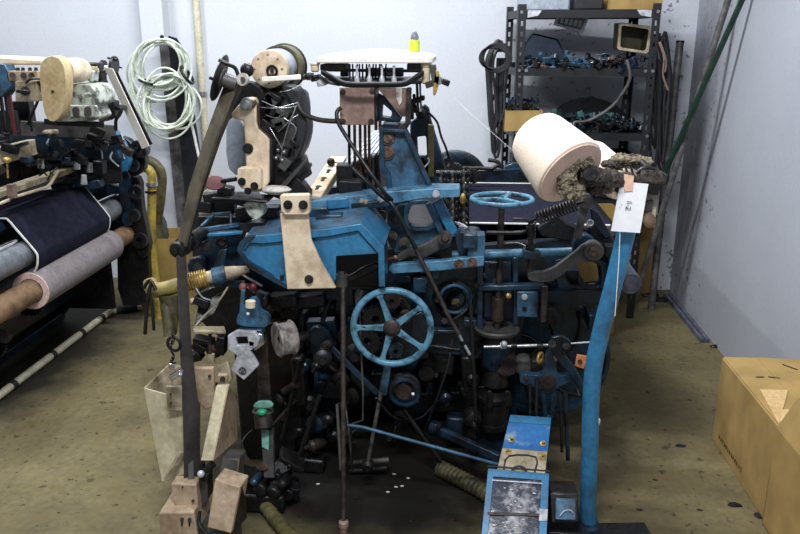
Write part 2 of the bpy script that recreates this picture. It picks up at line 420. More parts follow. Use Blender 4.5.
# ============================================================ the setting
XR = 1.41; YB = 4.985
struct(MB().box((-1.8, 2.6, -.05), (6.6, 5.0, .1)).build('floor', FLOORM))
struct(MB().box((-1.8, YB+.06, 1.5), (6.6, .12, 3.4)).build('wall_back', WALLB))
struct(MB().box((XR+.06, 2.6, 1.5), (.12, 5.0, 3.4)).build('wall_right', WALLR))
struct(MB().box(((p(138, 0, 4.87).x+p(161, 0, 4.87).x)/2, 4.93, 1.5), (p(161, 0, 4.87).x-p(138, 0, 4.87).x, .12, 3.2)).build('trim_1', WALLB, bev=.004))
# conduit on the back wall
c = MB(); x0 = p(199, 30, 4.95).x
c.cyl((x0-.008, 4.955, .0), (x0-.008, 4.955, 3.1), .022)
o = c.build('wall_conduit', PIPEC, origin=(x0, 4.955, 0)); tag(o, 'thin cream conduit pipe running up the back wall beside the black hanging strip', 'pipe')
for z in (1.25, 1.9): MB().ring((x0-.008, 4.955, z), (0, 0, 1), .030, .012, .03).build('pipe_clamp', STEEL, o)

# leaning boards and rag beside the pillar
def quad_thing(name, pts, Y, t, m, lab, cat, bev=.004, tops=None):
    b = MB().plate(pts, Y, t); q = b.v[0]
    o = b.build(name, m, bev=bev, origin=(b.v[0].x, b.v[0].y, min(v.z for v in b.v))); tag(o, lab, cat); return o
bz = p(172, 38, 4.8); bb = g(190, 318, 0)
b = MB(); b.bar((bz.x-.03, 4.80, bz.z), (bz.x+.02, 4.74, .0), .10, .03, (0, 1, 0))
tag(b.build('plank', GREYP, bev=.004, origin=(bz.x, 4.74, 0)), 'grey weathered board leaning beside the pillar behind the pale hose', 'board')
b = MB(); q0 = p(172, 38, 4.72); q1 = p(183, 48, 4.72)
pts = [(168, 36), (175, 38), (181, 47), (188, 80), (194, 120), (200, 160), (206, 225), (206, 300), (192, 300), (187, 225), (181, 150), (174, 90), (170, 60)]
b.plate(pts, 4.70, .03)
tag(b.build('hanging_strap', DKCLOTH, origin=(q0.x, 4.70, .1)), 'long black fuzzy strip hanging down the wall behind the pale hose', 'strap')
b = MB(); b.tube([p(186, 106, 4.62), p(193, 130, 4.62), p(200, 160, 4.6), p(210, 182, 4.6), p(213, 215, 4.6)], .009, 8, sm=4)
tag(b.build('white_tube', HOSEW, origin=p(186, 106, 4.62)), 'thin white tube hanging down from the coiled pale hose', 'tube')

# hose coil
b = MB(); rr = random.Random(4)
def loop(cx, cy, rx, ry, Y, ph=0, tilt=0.):
    pts = []
    for i in range(22):
        a = 2*PI*i/22+ph; x = rx*math.cos(a); y = ry*math.sin(a)
        pts.append(p(cx+x*math.cos(tilt)-y*math.sin(tilt), cy+x*math.sin(tilt)+y*math.cos(tilt), Y+.015*math.sin(3*a+ph)))
    return pts
for i in range(9):
    b.tube(loop(160+rr.uniform(-6, 6), 67+rr.uniform(-6, 6), 26+rr.uniform(-8, 6), 29+rr.uniform(-8, 3), 4.60+rr.uniform(-.05, .04), rr.random()*6, rr.uniform(.1, .6)), .0062, 7, True, 2)
for i in range(9):
    b.tube(loop(169+rr.uniform(-5, 5), 102+rr.uniform(-4, 5), 26+rr.uniform(-6, 3), 31+rr.uniform(-7, 3), 4.60+rr.uniform(-.05, .04), rr.random()*6, rr.uniform(-.5, .5)), .0062, 7, True, 2)
for i in range(3):
    b.tube([p(140-i*2, 60+i*3, 4.62), p(129+i*2, 90, 4.6), p(140+i*3, 120, 4.6), p(139+i*4, 150+i*5, 4.62), p(148, 175, 4.6)], .006, 7, sm=5)
hc = tag(b.build('coiled_hose', HOSE, origin=p(160, 36, 4.62)), 'pale green hose coiled in loose loops hanging in front of the pillar', 'hose')
MB().torus(p(148, 82, 4.58), (.3, 0, 1), .05, .008).build('black_tie', BLACK, hc); MB().torus(p(187, 75, 4.58), (1, 0, .6), .055, .009).build('black_tie', BLACK, hc)
b = MB(); b.cyl(p(162, 37, 4.87), p(162, 37, 4.56), .012); tag(b.build('wall_hook', DARK, origin=p(162, 37, 4.87)), 'dark peg on the pillar that carries the pale coiled hose', 'hook')

# ------------------------------------------------------------ shelving unit
FL = V((p(517, 68, 4.50).x, 4.50, 0)); FR = V((p(655, 68, 4.42).x, 4.42, 0)); BL = V((p(505.5, 60, 4.88).x, 4.88, 0))
ux = (FR-FL).normalized(); SWd = (FR-FL).length; vy = (BL-FL); SD = vy.length; vy = vy.normalized()
def S(u, v, z): return FL+ux*u+vy*v+V((0, 0, z))
zt = p(517, 10, 4.5).z; z2 = p(517, 68, 4.5).z; z3 = p(517, 131, 4.5).z; z4 = .70; z5 = .25
sh = thing('shelving_unit', FL, 'black slotted steel shelving unit against the back wall, loaded with oily parts', 'shelf')
def deck(z, nm='shelf_board'):
    b = MB(); h = .042
    b.prism([S(-.0, 0, z), S(SWd, 0, z), S(SWd, SD, z), S(0, SD, z)], (0, 0, -.004))
    for u0, v0, u1, v1 in ((0, 0, SWd, 0), (0, SD, SWd, SD), (0, 0, 0, SD), (SWd, 0, SWd, SD)):
        b.bar(S(u0, v0, z-h/2), S(u1, v1, z-h/2), .004, h)
    b.build(nm, SHELF, sh)
for z in (zt, z2, z3, z4, z5): deck(z)
for u, v, sx, sy in ((0, 0, 1, 1), (SWd, 0, -1, 1), (0, SD, 1, -1), (SWd, SD, -1, -1)):
    b = MB(); w_ = .042; e = -.004*sx
    h0, h1 = 0, zt+.03
    a0 = S(u+e, v-.003*sy, h0); A = [a0, a0+ux*w_*sx, a0+ux*w_*sx+V((0, 0, h1)), a0+V((0, 0, h1))]
    holes = []
    zz = .06
    while zz < h1-.05:
        c0 = a0+ux*sx*w_*.5+V((0, 0, zz)); holes.append([c0+ux*-.006, c0+ux*.006, c0+ux*.006+V((0, 0, .026)), c0+ux*-.006+V((0, 0, .026))]); zz += .055
    b.prism(A, vy*.003*sy, holes)
    b.prism([a0, a0+vy*w_*sy, a0+vy*w_*sy+V((0, 0, h1)), a0+V((0, 0, h1))], ux*.003*sx)
    po = b.build('post', SHELF, sh)
    if v == 0:
        for z in (z2, z3, zt):
            MB().cyl(S(u+.012*sx, v-.008, z-.012), S(u+.012*sx, v-.001, z-.012), .009, n=10).build('bolt', STEEL, po)
            if z == z2: MB().cyl(S(u+.05*sx, v-.008, z-.012), S(u+.05*sx, v-.001, z-.012), .009, n=10).build('bolt', STEEL, po)
    k = MB()
    if v == 0:
        k.prism([S(u+.045*sx, -.006, zt-.002), S(u+.12*sx, -.006, zt-.002), S(u+.10*sx, -.006, zt-.03), S(u+.045*sx, -.006, zt-.04)], vy*.003)
        k.build('corner_plate', SILV, sh)
def hollow(name, c, sx, sy, h, t, m, lab, cat, rot=None, grp=None, bev=.002):
    b = MB()
    c = V(c); R3 = MX.Rotation(rot[2], 3, 'Z') @ MX.Rotation(rot[1], 3, 'Y') @ MX.Rotation(rot[0], 3, 'X') if rot else MX.Identity(3)
    parts = [((0, 0, t/2), (sx, sy, t)), ((-sx/2+t/2, 0, h/2), (t, sy, h)), ((sx/2-t/2, 0, h/2), (t, sy, h)), ((0, -sy/2+t/2, h/2), (sx-2*t, t, h)), ((0, sy/2-t/2, h/2), (sx-2*t, t, h))]
    for cc, ss in parts: b.box(c+R3 @ V(cc), ss, rot)
    o = b.build(name, m, bev=bev, origin=c); tag(o, lab, cat, grp); return o
# on the top shelf
q = S(.16, .18, zt+.05); b = MB().box(q, (.27, .22, .10)); tag(b.build('storage_box', PLAST, bev=.006, origin=q), 'pale bluish box on the left of the top shelf', 'box')
q = S(.40, .18, zt+.04); b = MB().box(q, (.16, .2, .08)); tag(b.build('storage_box', RUBBER, bev=.01, origin=q), 'black box in the middle of the top shelf', 'box')
q = S(.64, .17, zt+.06); b = MB().box(q, (.27, .24, .12), (0, 0, .05)); tag(b.build('cardboard_box', CARD, bev=.003, origin=q), 'yellowish cardboard box on the right of the top shelf', 'box')
# middle shelf
hx = S(.155, .26, z2+.001)
b = MB(); o_ = [p(522, 62, 4.7), p(524, 44, 4.7), p(533, 33, 4.7), p(558, 39, 4.7), p(567, 56, 4.7), p(566, 62, 4.7)]
for q in o_: q.z = max(q.z, z2+.002)
b.prism(o_, (0, .012, 0)); b.prism([o_[0], o_[1], o_[1]+V((0, .14, .01)), o_[0]+V((0, .14, 0))], (.01, 0, 0)); b.prism([o_[1], o_[2], o_[2]+V((0, .14, .0)), o_[1]+V((0, .14, 0))], (.0, 0, -.01)); b.prism([o_[2], o_[3], o_[3]+V((0, .14, .0)), o_[2]+V((0, .14, 0))], (.0, 0, -.01))
b.prism([o_[3], o_[4], o_[4]+V((0, .14, 0)), o_[3]+V((0, .14, 0))], (-.01, 0, -.004))
tag(b.build('tilted_bin', BLUEBIN, bev=.002, origin=o_[0]), 'dark blue sheet bin tipped over on the left of the middle shelf', 'bin')
# brown bin hung with its mouth towards the room
b = MB(); oc = [(619, 24), (621, 22.5), (650, 26), (652, 28), (649, 52), (646, 54), (619, 50), (617.5, 48)]; ic = [(621.5, 27), (623, 25.5), (647.5, 29), (649, 31), (646.5, 49), (644.5, 51), (622, 47.5), (620.5, 46)]
Yh = 4.52; b.prism([p(x, y, Yh) for x, y in oc], (0, .012, 0), [[p(x, y, Yh) for x, y in ic]])
bt = MB().prism([p(x*.99+634*.01, y*.99+38*.01, Yh+.01) for x, y in oc], (0, .15, 0), [[p(x, y, Yh+.01) for x, y in ic]])
bt.prism([p(x, y, Yh+.16) for x, y in oc], (0, .01, 0))
o = bt.build('hanging_bin', BROWNBIN, bev=.003, origin=p(634, 48, Yh)); tag(o, 'olive brown square bin hung on the right of the shelving, mouth facing out', 'bin')
b.build('rim', CREAM2, o, bev=.002)
b = MB(); b.bar(p(634, 26, 4.58), p(634, 20, 4.6)+V((0, 0, .0)), .02, .004); b.build('hanger', DARK, o)
# picture plate against the wall
b = MB(); Yp = 4.80; pl = [(558, 14), (589, 17), (583, 33), (553, 25)]
b.plate(pl, Yp, .008); o = b.build('metal_plate', SILV, bev=.001, origin=p(571, 30, Yp)); tag(o, 'tilted pale plate with a dark printed field hung behind the middle shelf', 'sign')
k = MB().plate([(560, 16), (586, 18.5), (581, 30), (557, 23.5)], Yp-.002, .002); k.build('printed_field', RAILG, o)
k = MB()
for i in range(5): k.plate([(561+i*4.6, 18+i*.6), (564+i*4.6, 18.4+i*.6), (563+i*4.4, 23.4+i), (560+i*4.4, 22.8+i)], Yp-.004, .002)
k.build('printed_mark', WCLOTH, o)
# lower shelf box and black cloths
q = S(.055, .10, z3+.001); hollow('cardboard_box', q, .21, .2, .115, .004, CARD, 'small open cardboard box full of oily parts on the left of the lower shelf', 'box', (0, 0, .06))
# protos for the heap of spare parts
def mk_bracket(m):
    b = MB(); b.box((0, 0, .01), (.09, .03, .02)); b.box((.035, 0, .03), (.02, .03, .05)); b.cyl((-.03, 0, .0), (-.03, 0, .035), .016, n=12); b.box((0, .014, .022), (.05, .008, .03)); return b
def mk_gear(m): return MB().gear((0, 0, .01), (0, 0, 1), .034, .018, 14).cyl((0, 0, 0), (0, 0, .035), .014, n=12)
def mk_lever(m):
    b = MB(); b.bar((-.06, 0, .012), (.05, .02, .02), .014, .012); b.cyl((-.06, 0, 0), (-.06, 0, .026), .018, n=12); b.cyl((.05, .02, .004), (.05, .02, .036), .014, n=12); b.tube([(.05, .02, .02), (.06, .05, .02), (.09, .06, .03)], .006, 7, sm=3); return b
def mk_spool(m):
    b = MB(); b.lathe((0, 0, 0), (0, 0, 1), [(.026, 0), (.026, .006), (.01, .008), (.01, .034), (.026, .036), (.026, .042)], 16); return b
LBL = {'bracket': 'small %s cast bracket among the spare parts heaped on the %s shelf', 'gear': 'small %s gear among the spare parts heaped on the %s shelf', 'lever': 'small %s lever among the spare parts heaped on the %s shelf', 'spool': 'small %s spool among the spare parts heaped on the %s shelf'}
PR = {}
def spare(kind, m, colname, tier, loc, rot):
    key = (kind, m.name)
    if key not in PR:
        o = {'bracket': mk_bracket, 'gear': mk_gear, 'lever': mk_lever, 'spool': mk_spool}[kind](m).build({'bracket': 'spare_bracket', 'gear': 'spare_gear', 'lever': 'spare_lever', 'spool': 'spare_spool'}[kind], m, bev=.0015, seg=1)
        PR[key] = o
    else:
        o = PR[key].copy(); COL.objects.link(o)
    o.location = loc; o.rotation_euler = rot
    tag(o, LBL[kind] % (colname, tier), 'spare part', '%s spare %ss on the %s shelf' % (colname, kind, tier))
kinds = [('bracket', BLUE2, 'worn blue'), ('lever', BLUED, 'dull blue'), ('gear', DARK, 'dark iron'), ('bracket', BLUED, 'dull blue'), ('spool', STEEL, 'steel'), ('lever', DARK, 'dark iron'), ('gear', RUSTB, 'rusty'), ('spool', BLUE2, 'worn blue')]
r5 = random.Random(21)
for i in range(52):
    kd = kinds[r5.choice([0, 1, 2, 3, 3, 4, 5, 5, 6, 7, 1])]
    u = .05+.60*(i/52)+r5.uniform(-.01, .01)
    spare(*kd, 'middle', S(u, r5.choice([.05, .10, .16]), z2+.001+r5.choice([0, 0, .03])), (r5.choice([0, 0, .4, -.5]), r5.choice([0, .3, -.3]), r5.uniform(0, 6)))
kinds2 = [('bracket', BLUEK, 'blackened'), ('lever', BLACK, 'black'), ('lever', BLUEK, 'blue-black'), ('gear', BLACK, 'black'), ('bracket', TEALD, 'dull teal'), ('spool', STEEL, 'steel'), ('lever', BLUED, 'dull blue')]
for i in range(64):
    kd = kinds2[r5.choice([0, 0, 1, 1, 2, 3, 3, 4, 5, 6, 6])]
    u = .18+.52*(i/64)+r5.uniform(-.01, .01); hump = max(0, .09-abs(u-.42)*.25)
    spare(*kd, 'lower', S(u, r5.choice([.05, .10, .16, .22]), z3+.001+r5.choice([0, .03, .06])*(1 if hump > .04 else .4)), (r5.choice([0, 0, .4, -.5]), r5.choice([0, .3, -.3]), r5.uniform(0, 6)))
for i in range(14):
    kd = kinds2[[0, 1, 3, 6][i % 4]]
    spare(*kd, 'lower left', S(-.02+.15*(i/14), .10+.04*(i % 3-1), z3+.06+.03*(i % 4)), (r5.uniform(-.5, .5), 0, r5.uniform(0, 6)))
def heap(name, c, sc, m, lab, cat, seed, n=26, jit=.35):
    b = MB().ball(c, 1, sc, n, jit, seed)
    for v in b.v: v.z = max(v.z, c[2])
    o = b.build(name, m, origin=c); tag(o, lab, cat); o.modifiers.new('sub', 'SUBSURF').levels = 1; return o
heap('black_rag', S(.47, .24, z3+.001), (.24, .10, .17), DKCLOTH, 'black oily rags heaped at the back of the lower shelf', 'rag', 5, jit=.22)
heap('rag', S(.30, .22, z3+.001), (.10, .08, .06), BLACK, 'dark greasy lump beside the cardboard box on the lower shelf', 'rag', 6)
heap('rag', S(.62, .25, z2+.001), (.10, .05, .04), BLACK, 'dark greasy lump below the olive bin on the middle shelf', 'rag', 8)
b = MB().tube([p(627, 60, 4.38), p(630, 78, 4.36), p(622, 94, 4.36), p(610, 108, 4.37), p(590, 120, 4.37), p(575, 122, 4.38)], .009, 8, sm=5)
tag(b.build('grey_cable', GRAYBOX, origin=p(627, 60, 4.38)), 'grey cable hanging from the middle shelf down across the lower shelf', 'cable')
# lower shelves: boxes coloured black for the shade there (seen behind the loom)
for i, (u, z, wd, hh, m, nm) in enumerate(((.12, z4, .2, .22, BLUEK, 'blackened blue crate on the left of the fourth shelf'), (.38, z4, .22, .16, BLACK, 'black crate in the middle of the fourth shelf'), (.62, z4, .18, .26, DKCLOTH, 'black crate on the right of the fourth shelf'), (.2, z5, .3, .25, BLACK, 'black crate on the left of the lowest shelf'), (.55, z5, .26, .2, BLUEK, 'blackened blue crate on the right of the bottom shelf'))):
    hollow('storage_crate', S(u, .18, z+.001), wd, .26, hh, .01, BLACK, nm.replace('blackened blue', 'black'), 'box')
# cable coils hanging at the sides
def hung(name, spec, m, lab, r, cat='cable', clump=None):
    b = MB()
    for pts in spec: b.tube(pts, r, 7, sm=4)
    return tag(b.build(name, m, origin=spec[0][0]), lab, cat)
r6 = random.Random(9); sp = []
for i in range(9):
    x = 497+r6.uniform(-5, 5); w_ = r6.uniform(4, 8); Y = 4.56+r6.uniform(-.04, .05); y1 = r6.uniform(95, 165)
    sp.append([p(x+w_, 52, Y), p(x+2, 44+r6.uniform(-4, 4), Y), p(x-w_, 60, Y), p(x-w_*.8, (60+y1)/2, Y), p(x-2, y1, Y), p(x+3, y1-10, Y), p(x+w_*.6, 90, Y+.02), p(x+w_, 58, Y)])
for i in range(4):
    sp.append([p(508+4*math.cos(a)+i-14+10*math.cos(a), 58+(11+i)*math.sin(a), 4.47) for a in [j*PI/5 for j in range(11)]])
hung('black_cable', sp, RUBBER, 'bundle of looped black cables hanging off the left side of the shelving', .008)
sp = []
for i in range(12):
    x = 660+r6.uniform(-6, 6); Y = 4.50+r6.uniform(-.05, .1); y0 = 36+r6.uniform(-4, 14); y1 = r6.uniform(110, 168)
    sp.append([p(x-3, y0+8, Y), p(x, y0, Y), p(x+5+r6.uniform(-3, 3), y0+30, Y), p(x+6+r6.uniform(-4, 3), (y0+y1)/2, Y), p(x+r6.uniform(-4, 5), y1, Y), p(x-4, y1-16, Y), p(x-3, y0+22, Y)])
hung('black_cable', sp, RUBBER, 'bundle of black cables hanging off the right side of the shelving', .008)
hung('brown_cord', [[p(659, 42, 4.38), p(664, 58, 4.38), p(663, 75, 4.38), p(668, 90, 4.38)], [p(660, 42, 4.38), p(666, 60, 4.38), p(665, 72, 4.38)]], BROWNP, 'frayed tan cord hanging over the black cables right of the shelving', .005, 'cord')

# ------------------------------------------------------------ poles against the right wall
def pole(name, a, b_, r, m, lab, cap=None):
    o = MB().cyl(a, b_, r, n=14).build(name, m, origin=b_); tag(o, lab, 'pole')
    return o
def at_wall(px, py, off=.03):             # on the plane of the right wall, 'off' in front
    d = ray(px, py); t = (XR-off)/d.x; return V((XR-off, d.y*t, CH+d.z*t))
bt = g(631, 311, .0); tp = at_wall(728, 0, .06)
up = (tp-bt); pole('grey_pole', tp+up*.25, bt, .017, GREYP, 'long grey pole leaning on the right wall in front of the green one')
bt = g(661, 292, 0); tp = at_wall(741, 2, .05); bt2 = V((1.17, 4.55, 0))
# green pole passes (742,0) and (666,170)
q1 = at_wall(742, 0, .05); q2 = p(666, 170, 4.45); d = (q1-q2); tlen = q2.z/(-d.z)
pole('green_pole', q1+d*.3, q2-d*(q2.z/d.z), .015, GREENP, 'long dark green pole leaning on the right wall across the grey one')
q1 = p(680, 43, 4.82); qm = p(664, 190, 4.70); q2 = q1+(qm-q1)*(q1.z/(q1.z-qm.z)); o = pole('grey_pole', q1, q2, .022, GREYP, 'shorter grey post standing in the corner right of the shelving')
k = MB().cyl(q1, q1+(q1-q2).normalized()*.012, .024); k.build('end_cap', BLACK, o)
# rail on the floor, black scraps
a = g(670, 292, 0); b_ = g(709, 341, 0)
b = MB(); 
for dx in (-.022, .006): b.bar((1.372+dx, 4.86, .012), (1.372+dx, 4.06, .012), .02, .022)
b.bar((1.364, 4.86, .004), (1.364, 4.06, .004), .05, .008)
tag(b.build('floor_rail', RAILG, bev=.002, origin=(1.372, 4.06, 0)), 'grey double metal rail lying on the floor along the right wall', 'rail')
for i, (x, y, s, lab) in enumerate(((662, 301, .05, 'black greasy lump on the floor near the end of the grey rail'), (715, 347, .028, 'small black lump on the floor between grey rail and cardboard box'), (648, 295, .07, 'big black greasy lump on the floor below the leaning poles'))):
    heap('grease_lump', g(x, y, 0), (s, s*.7, s*.5), BLACK, lab, 'lump', 20+i, 12, .5)
r7 = random.Random(31)
for i, (x, y, s) in enumerate(((681, 446, .016), (648, 392, .008), (690, 400, .007), (735, 505, .02), (655, 480, .007), (700, 510, .008), (640, 510, .01), (665, 430, .006), (762, 516, .025))):
    c = g(x, y, 0); b = MB().ball(c, s, (1.4, .8, .25), 9, .5, 50+i)
    for v in b.v: v.z = max(v.z, 0)
    o = b.build('debris_chip', BLACK, origin=c); tag(o, 'small black chip lying on the bare floor right of the blue post', 'debris', 'black chips on the floor right of the blue post')

# ------------------------------------------------------------ cardboard boxes at the right
X0, X1, Y0, Y1, HB = 1.078, 1.392, 2.405, 2.986, .362
bx_ = thing('cardboard_box', (X0, Y0, 0), 'large flat-topped cardboard box with a line of print, standing by the right wall', 'box')
MB().box(((X0+X1)/2, (Y0+Y1)/2, HB/2), (X1-X0, Y1-Y0, HB)).build('body', CARD, bx_, bev=.004)
MB().box(((X0+X1)/2-.077, (Y0+Y1)/2, HB+.002), (.15, Y1-Y0-.004, .004)).build('flap', CARD, bx_, bev=.001)
MB().box(((X0+X1)/2+.080, (Y0+Y1)/2, HB+.002), (.15, Y1-Y0-.004, .004)).build('flap', CARD, bx_, bev=.001)
MB().box(((X0+X1)/2+.002, (Y0+Y1)/2, HB+.0045), (.05, Y1-Y0, .001)).build('packing_tape', CARD, bx_)
for (x, y, l, a_) in ((760, 377, .03, .1), (774, 377.5, .04, -.3), (790, 367, .06, -.9)):
    c = g(x, y, HB+.0056); MB().box(c, (l, .006, .002), (0, 0, a_)).build('scuff_mark', RUBBER, bx_)
tri = [g(760, 389, HB+.008), g(788, 390, HB+.008), g(779, 424, HB+.008)]
MB().prism(tri, (0, 0, -.004)).build('inner_flap', CARDL, bx_)
# the line of print along the lower edge of its left side
for i in range(13):
    yy = 2.905-i*.021
    b = MB(); rr = random.Random(i+3); z0 = .048
    b.box((X0-.0006, yy, z0+.010), (.001, .011, .003)); b.box((X0-.0006, yy+rr.choice([-.004, .004]), z0+.003), (.001, .003, .016)); b.box((X0-.0006, yy, z0-.003+rr.random()*.006), (.001, .012, .003))
    if rr.random() < .6: b.box((X0-.0006, yy-.003, z0+.002), (.001, .003, .014))
    b.build('printed_character', RUST, bx_)
Z2 = .40
b2 = thing('cardboard_box', (1.07, 1.75, 0), 'open cardboard box with a raised flap, nearest the camera at the right edge', 'box')
xa, ya, yb = 1.068, 1.70, 2.395
b = MB(); t = .005; zz = .365
b.box(((xa+1.40)/2, (ya+yb)/2, t/2), (1.40-xa, yb-ya, t)); b.box((xa+t/2, (ya+yb)/2, zz/2), (t, yb-ya, zz)); b.box((1.40-t/2, (ya+yb)/2, zz/2), (t, yb-ya, zz)); b.box(((xa+1.40)/2, yb-t/2, zz/2), (1.40-xa, t, zz)); b.box(((xa+1.40)/2, ya+t/2, zz/2), (1.40-xa, t, zz))
b.build('body', CARD, b2, bev=.002)
MB().prism([(xa, ya, zz), (xa, yb, zz), (xa+.045, yb-.02, zz+.12), (xa+.045, ya+.02, zz+.12)], (.005, 0, .002)).build('flap', CARD, b2)
MB().prism([(xa+.01, yb, zz), (1.39, yb, zz), (1.36, yb+.12, zz+.012), (xa+.05, yb+.10, zz+.012)], (0, 0, .004)).build('flap', CARDL, b2)
MB().prism([(1.395, ya, zz), (1.395, yb, zz), (1.40, yb-.02, zz+.10), (1.40, ya+.02, zz+.10)], (-.005, 0, .002)).build('flap', CARD, b2)

# yellow box behind the loom on the right
c = p(610, 262, 4.25); hollow('cardboard_box', (p(585, 260, 4.25).x, 4.25, 0), .33, .24, p(600, 213, 4.13).z, .005, CARDD, 'tall yellowish cardboard box standing behind the loom at the right', 'box', (0, 0, .1))
c = g(160, 300, 0)
hollow('cardboard_box', (p(166, 260, 4.45).x, 4.45, 0), .26, .28, .46, .005, CARDD, 'dusty yellow cardboard box on the floor between the looms', 'box', (0, 0, .1))
b = MB().ball(p(159, 232, 4.45), 1, (.055, .05, .12), 16, .1, 3); 
for v in b.v: v.z = max(v.z, .30)
tag(b.build('gray_canister', GRAYBOX, origin=p(159, 232, 4.45)), 'small grey canister standing in the dusty yellow box between the looms', 'canister')

# conduit on the floor at the left
b = MB(); pa = g(-40, 425, .02); pb = g(104, 316, .02); pc = g(112, 311, .02); pd = g(153, 305, .02); pe = g(200, 300, .02)
pts = [pa, pb, pc, pd, pe]
o = tag(MB().tube(pts, .019, 12).build('floor_conduit', PIPEC, origin=pb), 'cream conduit pipe lying on the floor along the far loom, bending at the back', 'pipe')
for t in (.28, .55, .78, .96):
    q = pa.lerp(pb, t); MB().cyl(q, q+(pb-pa).normalized()*.03, .024).build('coupling', RUBBER, o)
q = pc.lerp(pd, .1); MB().cyl(q, q+(pd-pc).normalized()*.12, .022).build('coupling', RUBBER, o)

b = MB().bar((p(645, 286, 4.84).x, 4.84, .0), (p(650, 215, 4.92).x, 4.92, p(650, 215, 4.92).z), .11, .006, (0, 1, 0))
tag(b.build('cardboard_sheet', CARDD, bev=.001, origin=(p(645, 286, 4.84).x, 4.84, 0)), 'narrow brown cardboard sheet standing upright behind the blue post', 'cardboard')

# ============================================================ the loom at the left
LL = thing('shuttle_loom', (-2.2, 3.5, 0), 'far left shuttle loom with grey rollers, cream head and dark blue frame', 'loom')
def seg(a, b, Ya, Yb): return p(a[0], a[1], Ya), p(b[0], b[1], Yb)
# cloth take-up
rc = g(31, 291, .6); rc.y = 3.08; rc = p(31, 291, 3.08)
cr_end = V((rc.x, 3.86, rc.z))
cr = tag(MB().cyl(rc, cr_end, .083, n=48).build('cloth_roll', GREYCLOTH, origin=rc, bev=.004), 'roll of pinkish grey cloth on a wooden core below the denim on the left loom', 'cloth roll')
MB().ring((rc.x, rc.y-.001, rc.z), (0, 1, 0), .082, .026, .004).build('roll_end', PINKEND, cr)
MB().cyl((rc.x, 2.74, rc.z), (rc.x, 4.08, rc.z), .052, n=32).build('wooden_core', WOOD, cr)
ur = p(118, 208.5, 4.05)-V((.027, 0, 0)); UR = .058
b = MB().lathe((ur.x, 2.80, ur.z), (0, 1, 0), [(UR*.7, 0), (UR, .02), (UR, 1.20), (UR*.93, 1.245), (UR*.7, 1.26)], 40); b.build('take_up_roller', ROLLER, LL)
cr2 = p(119, 193, 4.05)-V((.04, 0, .022)); MB().cyl((cr2.x, 2.80, cr2.z), (cr2.x, 4.10, cr2.z), .015, n=20).build('guide_rod', CHROME, LL)
# indigo cloth
prof = [p(x, y, 3.10) for x, y in ((-70, 226), (-30, 222), (2, 219), (9, 222), (15, 229), (34, 251), (37, 258), (36, 268), (31, 275))]
DL = .72
cl = MB().sheet(spline(prof, 4), DL, .004, (0, 1, 0)).build('denim_cloth', DENIM, origin=prof[2]); tag(cl, 'indigo denim running over the breast beam and grey roller of the left loom', 'cloth')
for yy in (-.004, DL-.002):
    MB().sheet([q+V((0, yy, .001)) for q in spline(prof, 4)], .007, .006, (0, 1, 0)).build('white_selvedge', SELV, cl)
b = MB(); q = prof[2]; b.bar((q.x-.06, 2.85, q.z-.035), (q.x-.06, 4.12, q.z-.035), .09, .05); b.build('breast_beam', BLUED, LL, bev=.006)
# side frames (near one mostly outside the view), cross beams
def lframe(Y, x):
    b = MB(); o_ = [(x-1.05, 0), (x-.95, 0), (x-.90, .30), (x-.60, .30), (x-.56, 0), (x-.40, 0), (x-.10, .35), (x+.0, .45), (x+.10, .62), (x+.06, .80), (x-.10, .86), (x-.12, 1.02), (x-.2, 1.15), (x-.7, 1.15), (x-.9, .8)]
    h = [(x-.62, .45), (x-.30, .45), (x-.2, .78), (x-.3, .95), (x-.6, .95)]
    b.prism([(a, Y, c) for a, c in o_], (0, .045, 0), [[(a, Y, c) for a, c in h]]); b.build('side_frame', BLUEK, LL, bev=.008)
fx = p(120, 250, 4.12).x-.02
lframe(4.12, fx)
lframe(2.78, fx)
for (dx, z, w_, h_, m) in ((-.43, .13, .05, .06, BLUEK), (-.38, .035, .04, .045, BLUED), (-.55, .30, .14, .1, BLUEK), (-.70, 1.0, .1, .12, BLUEK), (-.25, .40, .10, .16, BLACK), (-.42, .60, .12, .30, BLACK), (-.30, .22, .08, .10, BLUEK)):
    MB().bar((fx+dx, 2.8, z), (fx+dx, 4.14, z), w_, h_).build('cross_beam', m, LL, bev=.006)
MB().box((fx-.42, 3.45, .36), (.03, 1.3, .66)).build('inner_panel', BLACK, LL, bev=.004)  # added black sheet, darkens the hollow below the rolls
MB().box((fx-.36, 4.09, .36), (.66, .03, .52)).build('end_dark_sheet', BLACK, LL, bev=.004)  # added black sheet, blocks the bright wall below the cloth roll
r8 = random.Random(77)
for i in range(7):
    q = V((fx-.05-r8.random()*.3, 3.2+i*.13, .15+r8.random()*.35)); MB().gear(q, (0, 1, 0), r8.uniform(.05, .10), .02, 26).build('gear', BLACK, LL)
# shuttle race, reed cap and rods
a = p(-14, 197.5, 3.05); e_ = V((a.x, 3.80, a.z)); a.y = 2.95
MB().bar(a, e_, .06, .028).build('reed_cap', CREAM2, LL, bev=.003)
MB().bar(a+V((.02, 0, -.025)), e_+V((.02, 0, -.025)), .02, .02).build('lower_rail', DARK, LL)  # dark strip standing in for the shadow under the reed cap
MB().tube([p(-8, 206, 3.05), p(9, 200, 3.12), p(13, 192, 3.14)], .007, 8, sm=2).build('hand_rail', CREAM, LL)
MB().tube([p(15, 197, 3.13), p(47, 187, 3.38), p(51, 183, 3.40), p(58, 171, 3.45)], .007, 8).build('hand_rail', CREAM, LL)
MB().box(p(12, 191, 3.12), (.03, .03, .06)).build('rail_bracket', BROWNP, LL, bev=.003)
for x, y, Y in ((41, 162, 3.4), (77, 163, 3.6), (90, 166, 3.72), (84, 178, 3.7)):
    MB().cyl(p(x, y+6, Y), p(x, y-3, Y), .016, .012, 12).build('knob', SILV if x != 90 else STEEL, LL)
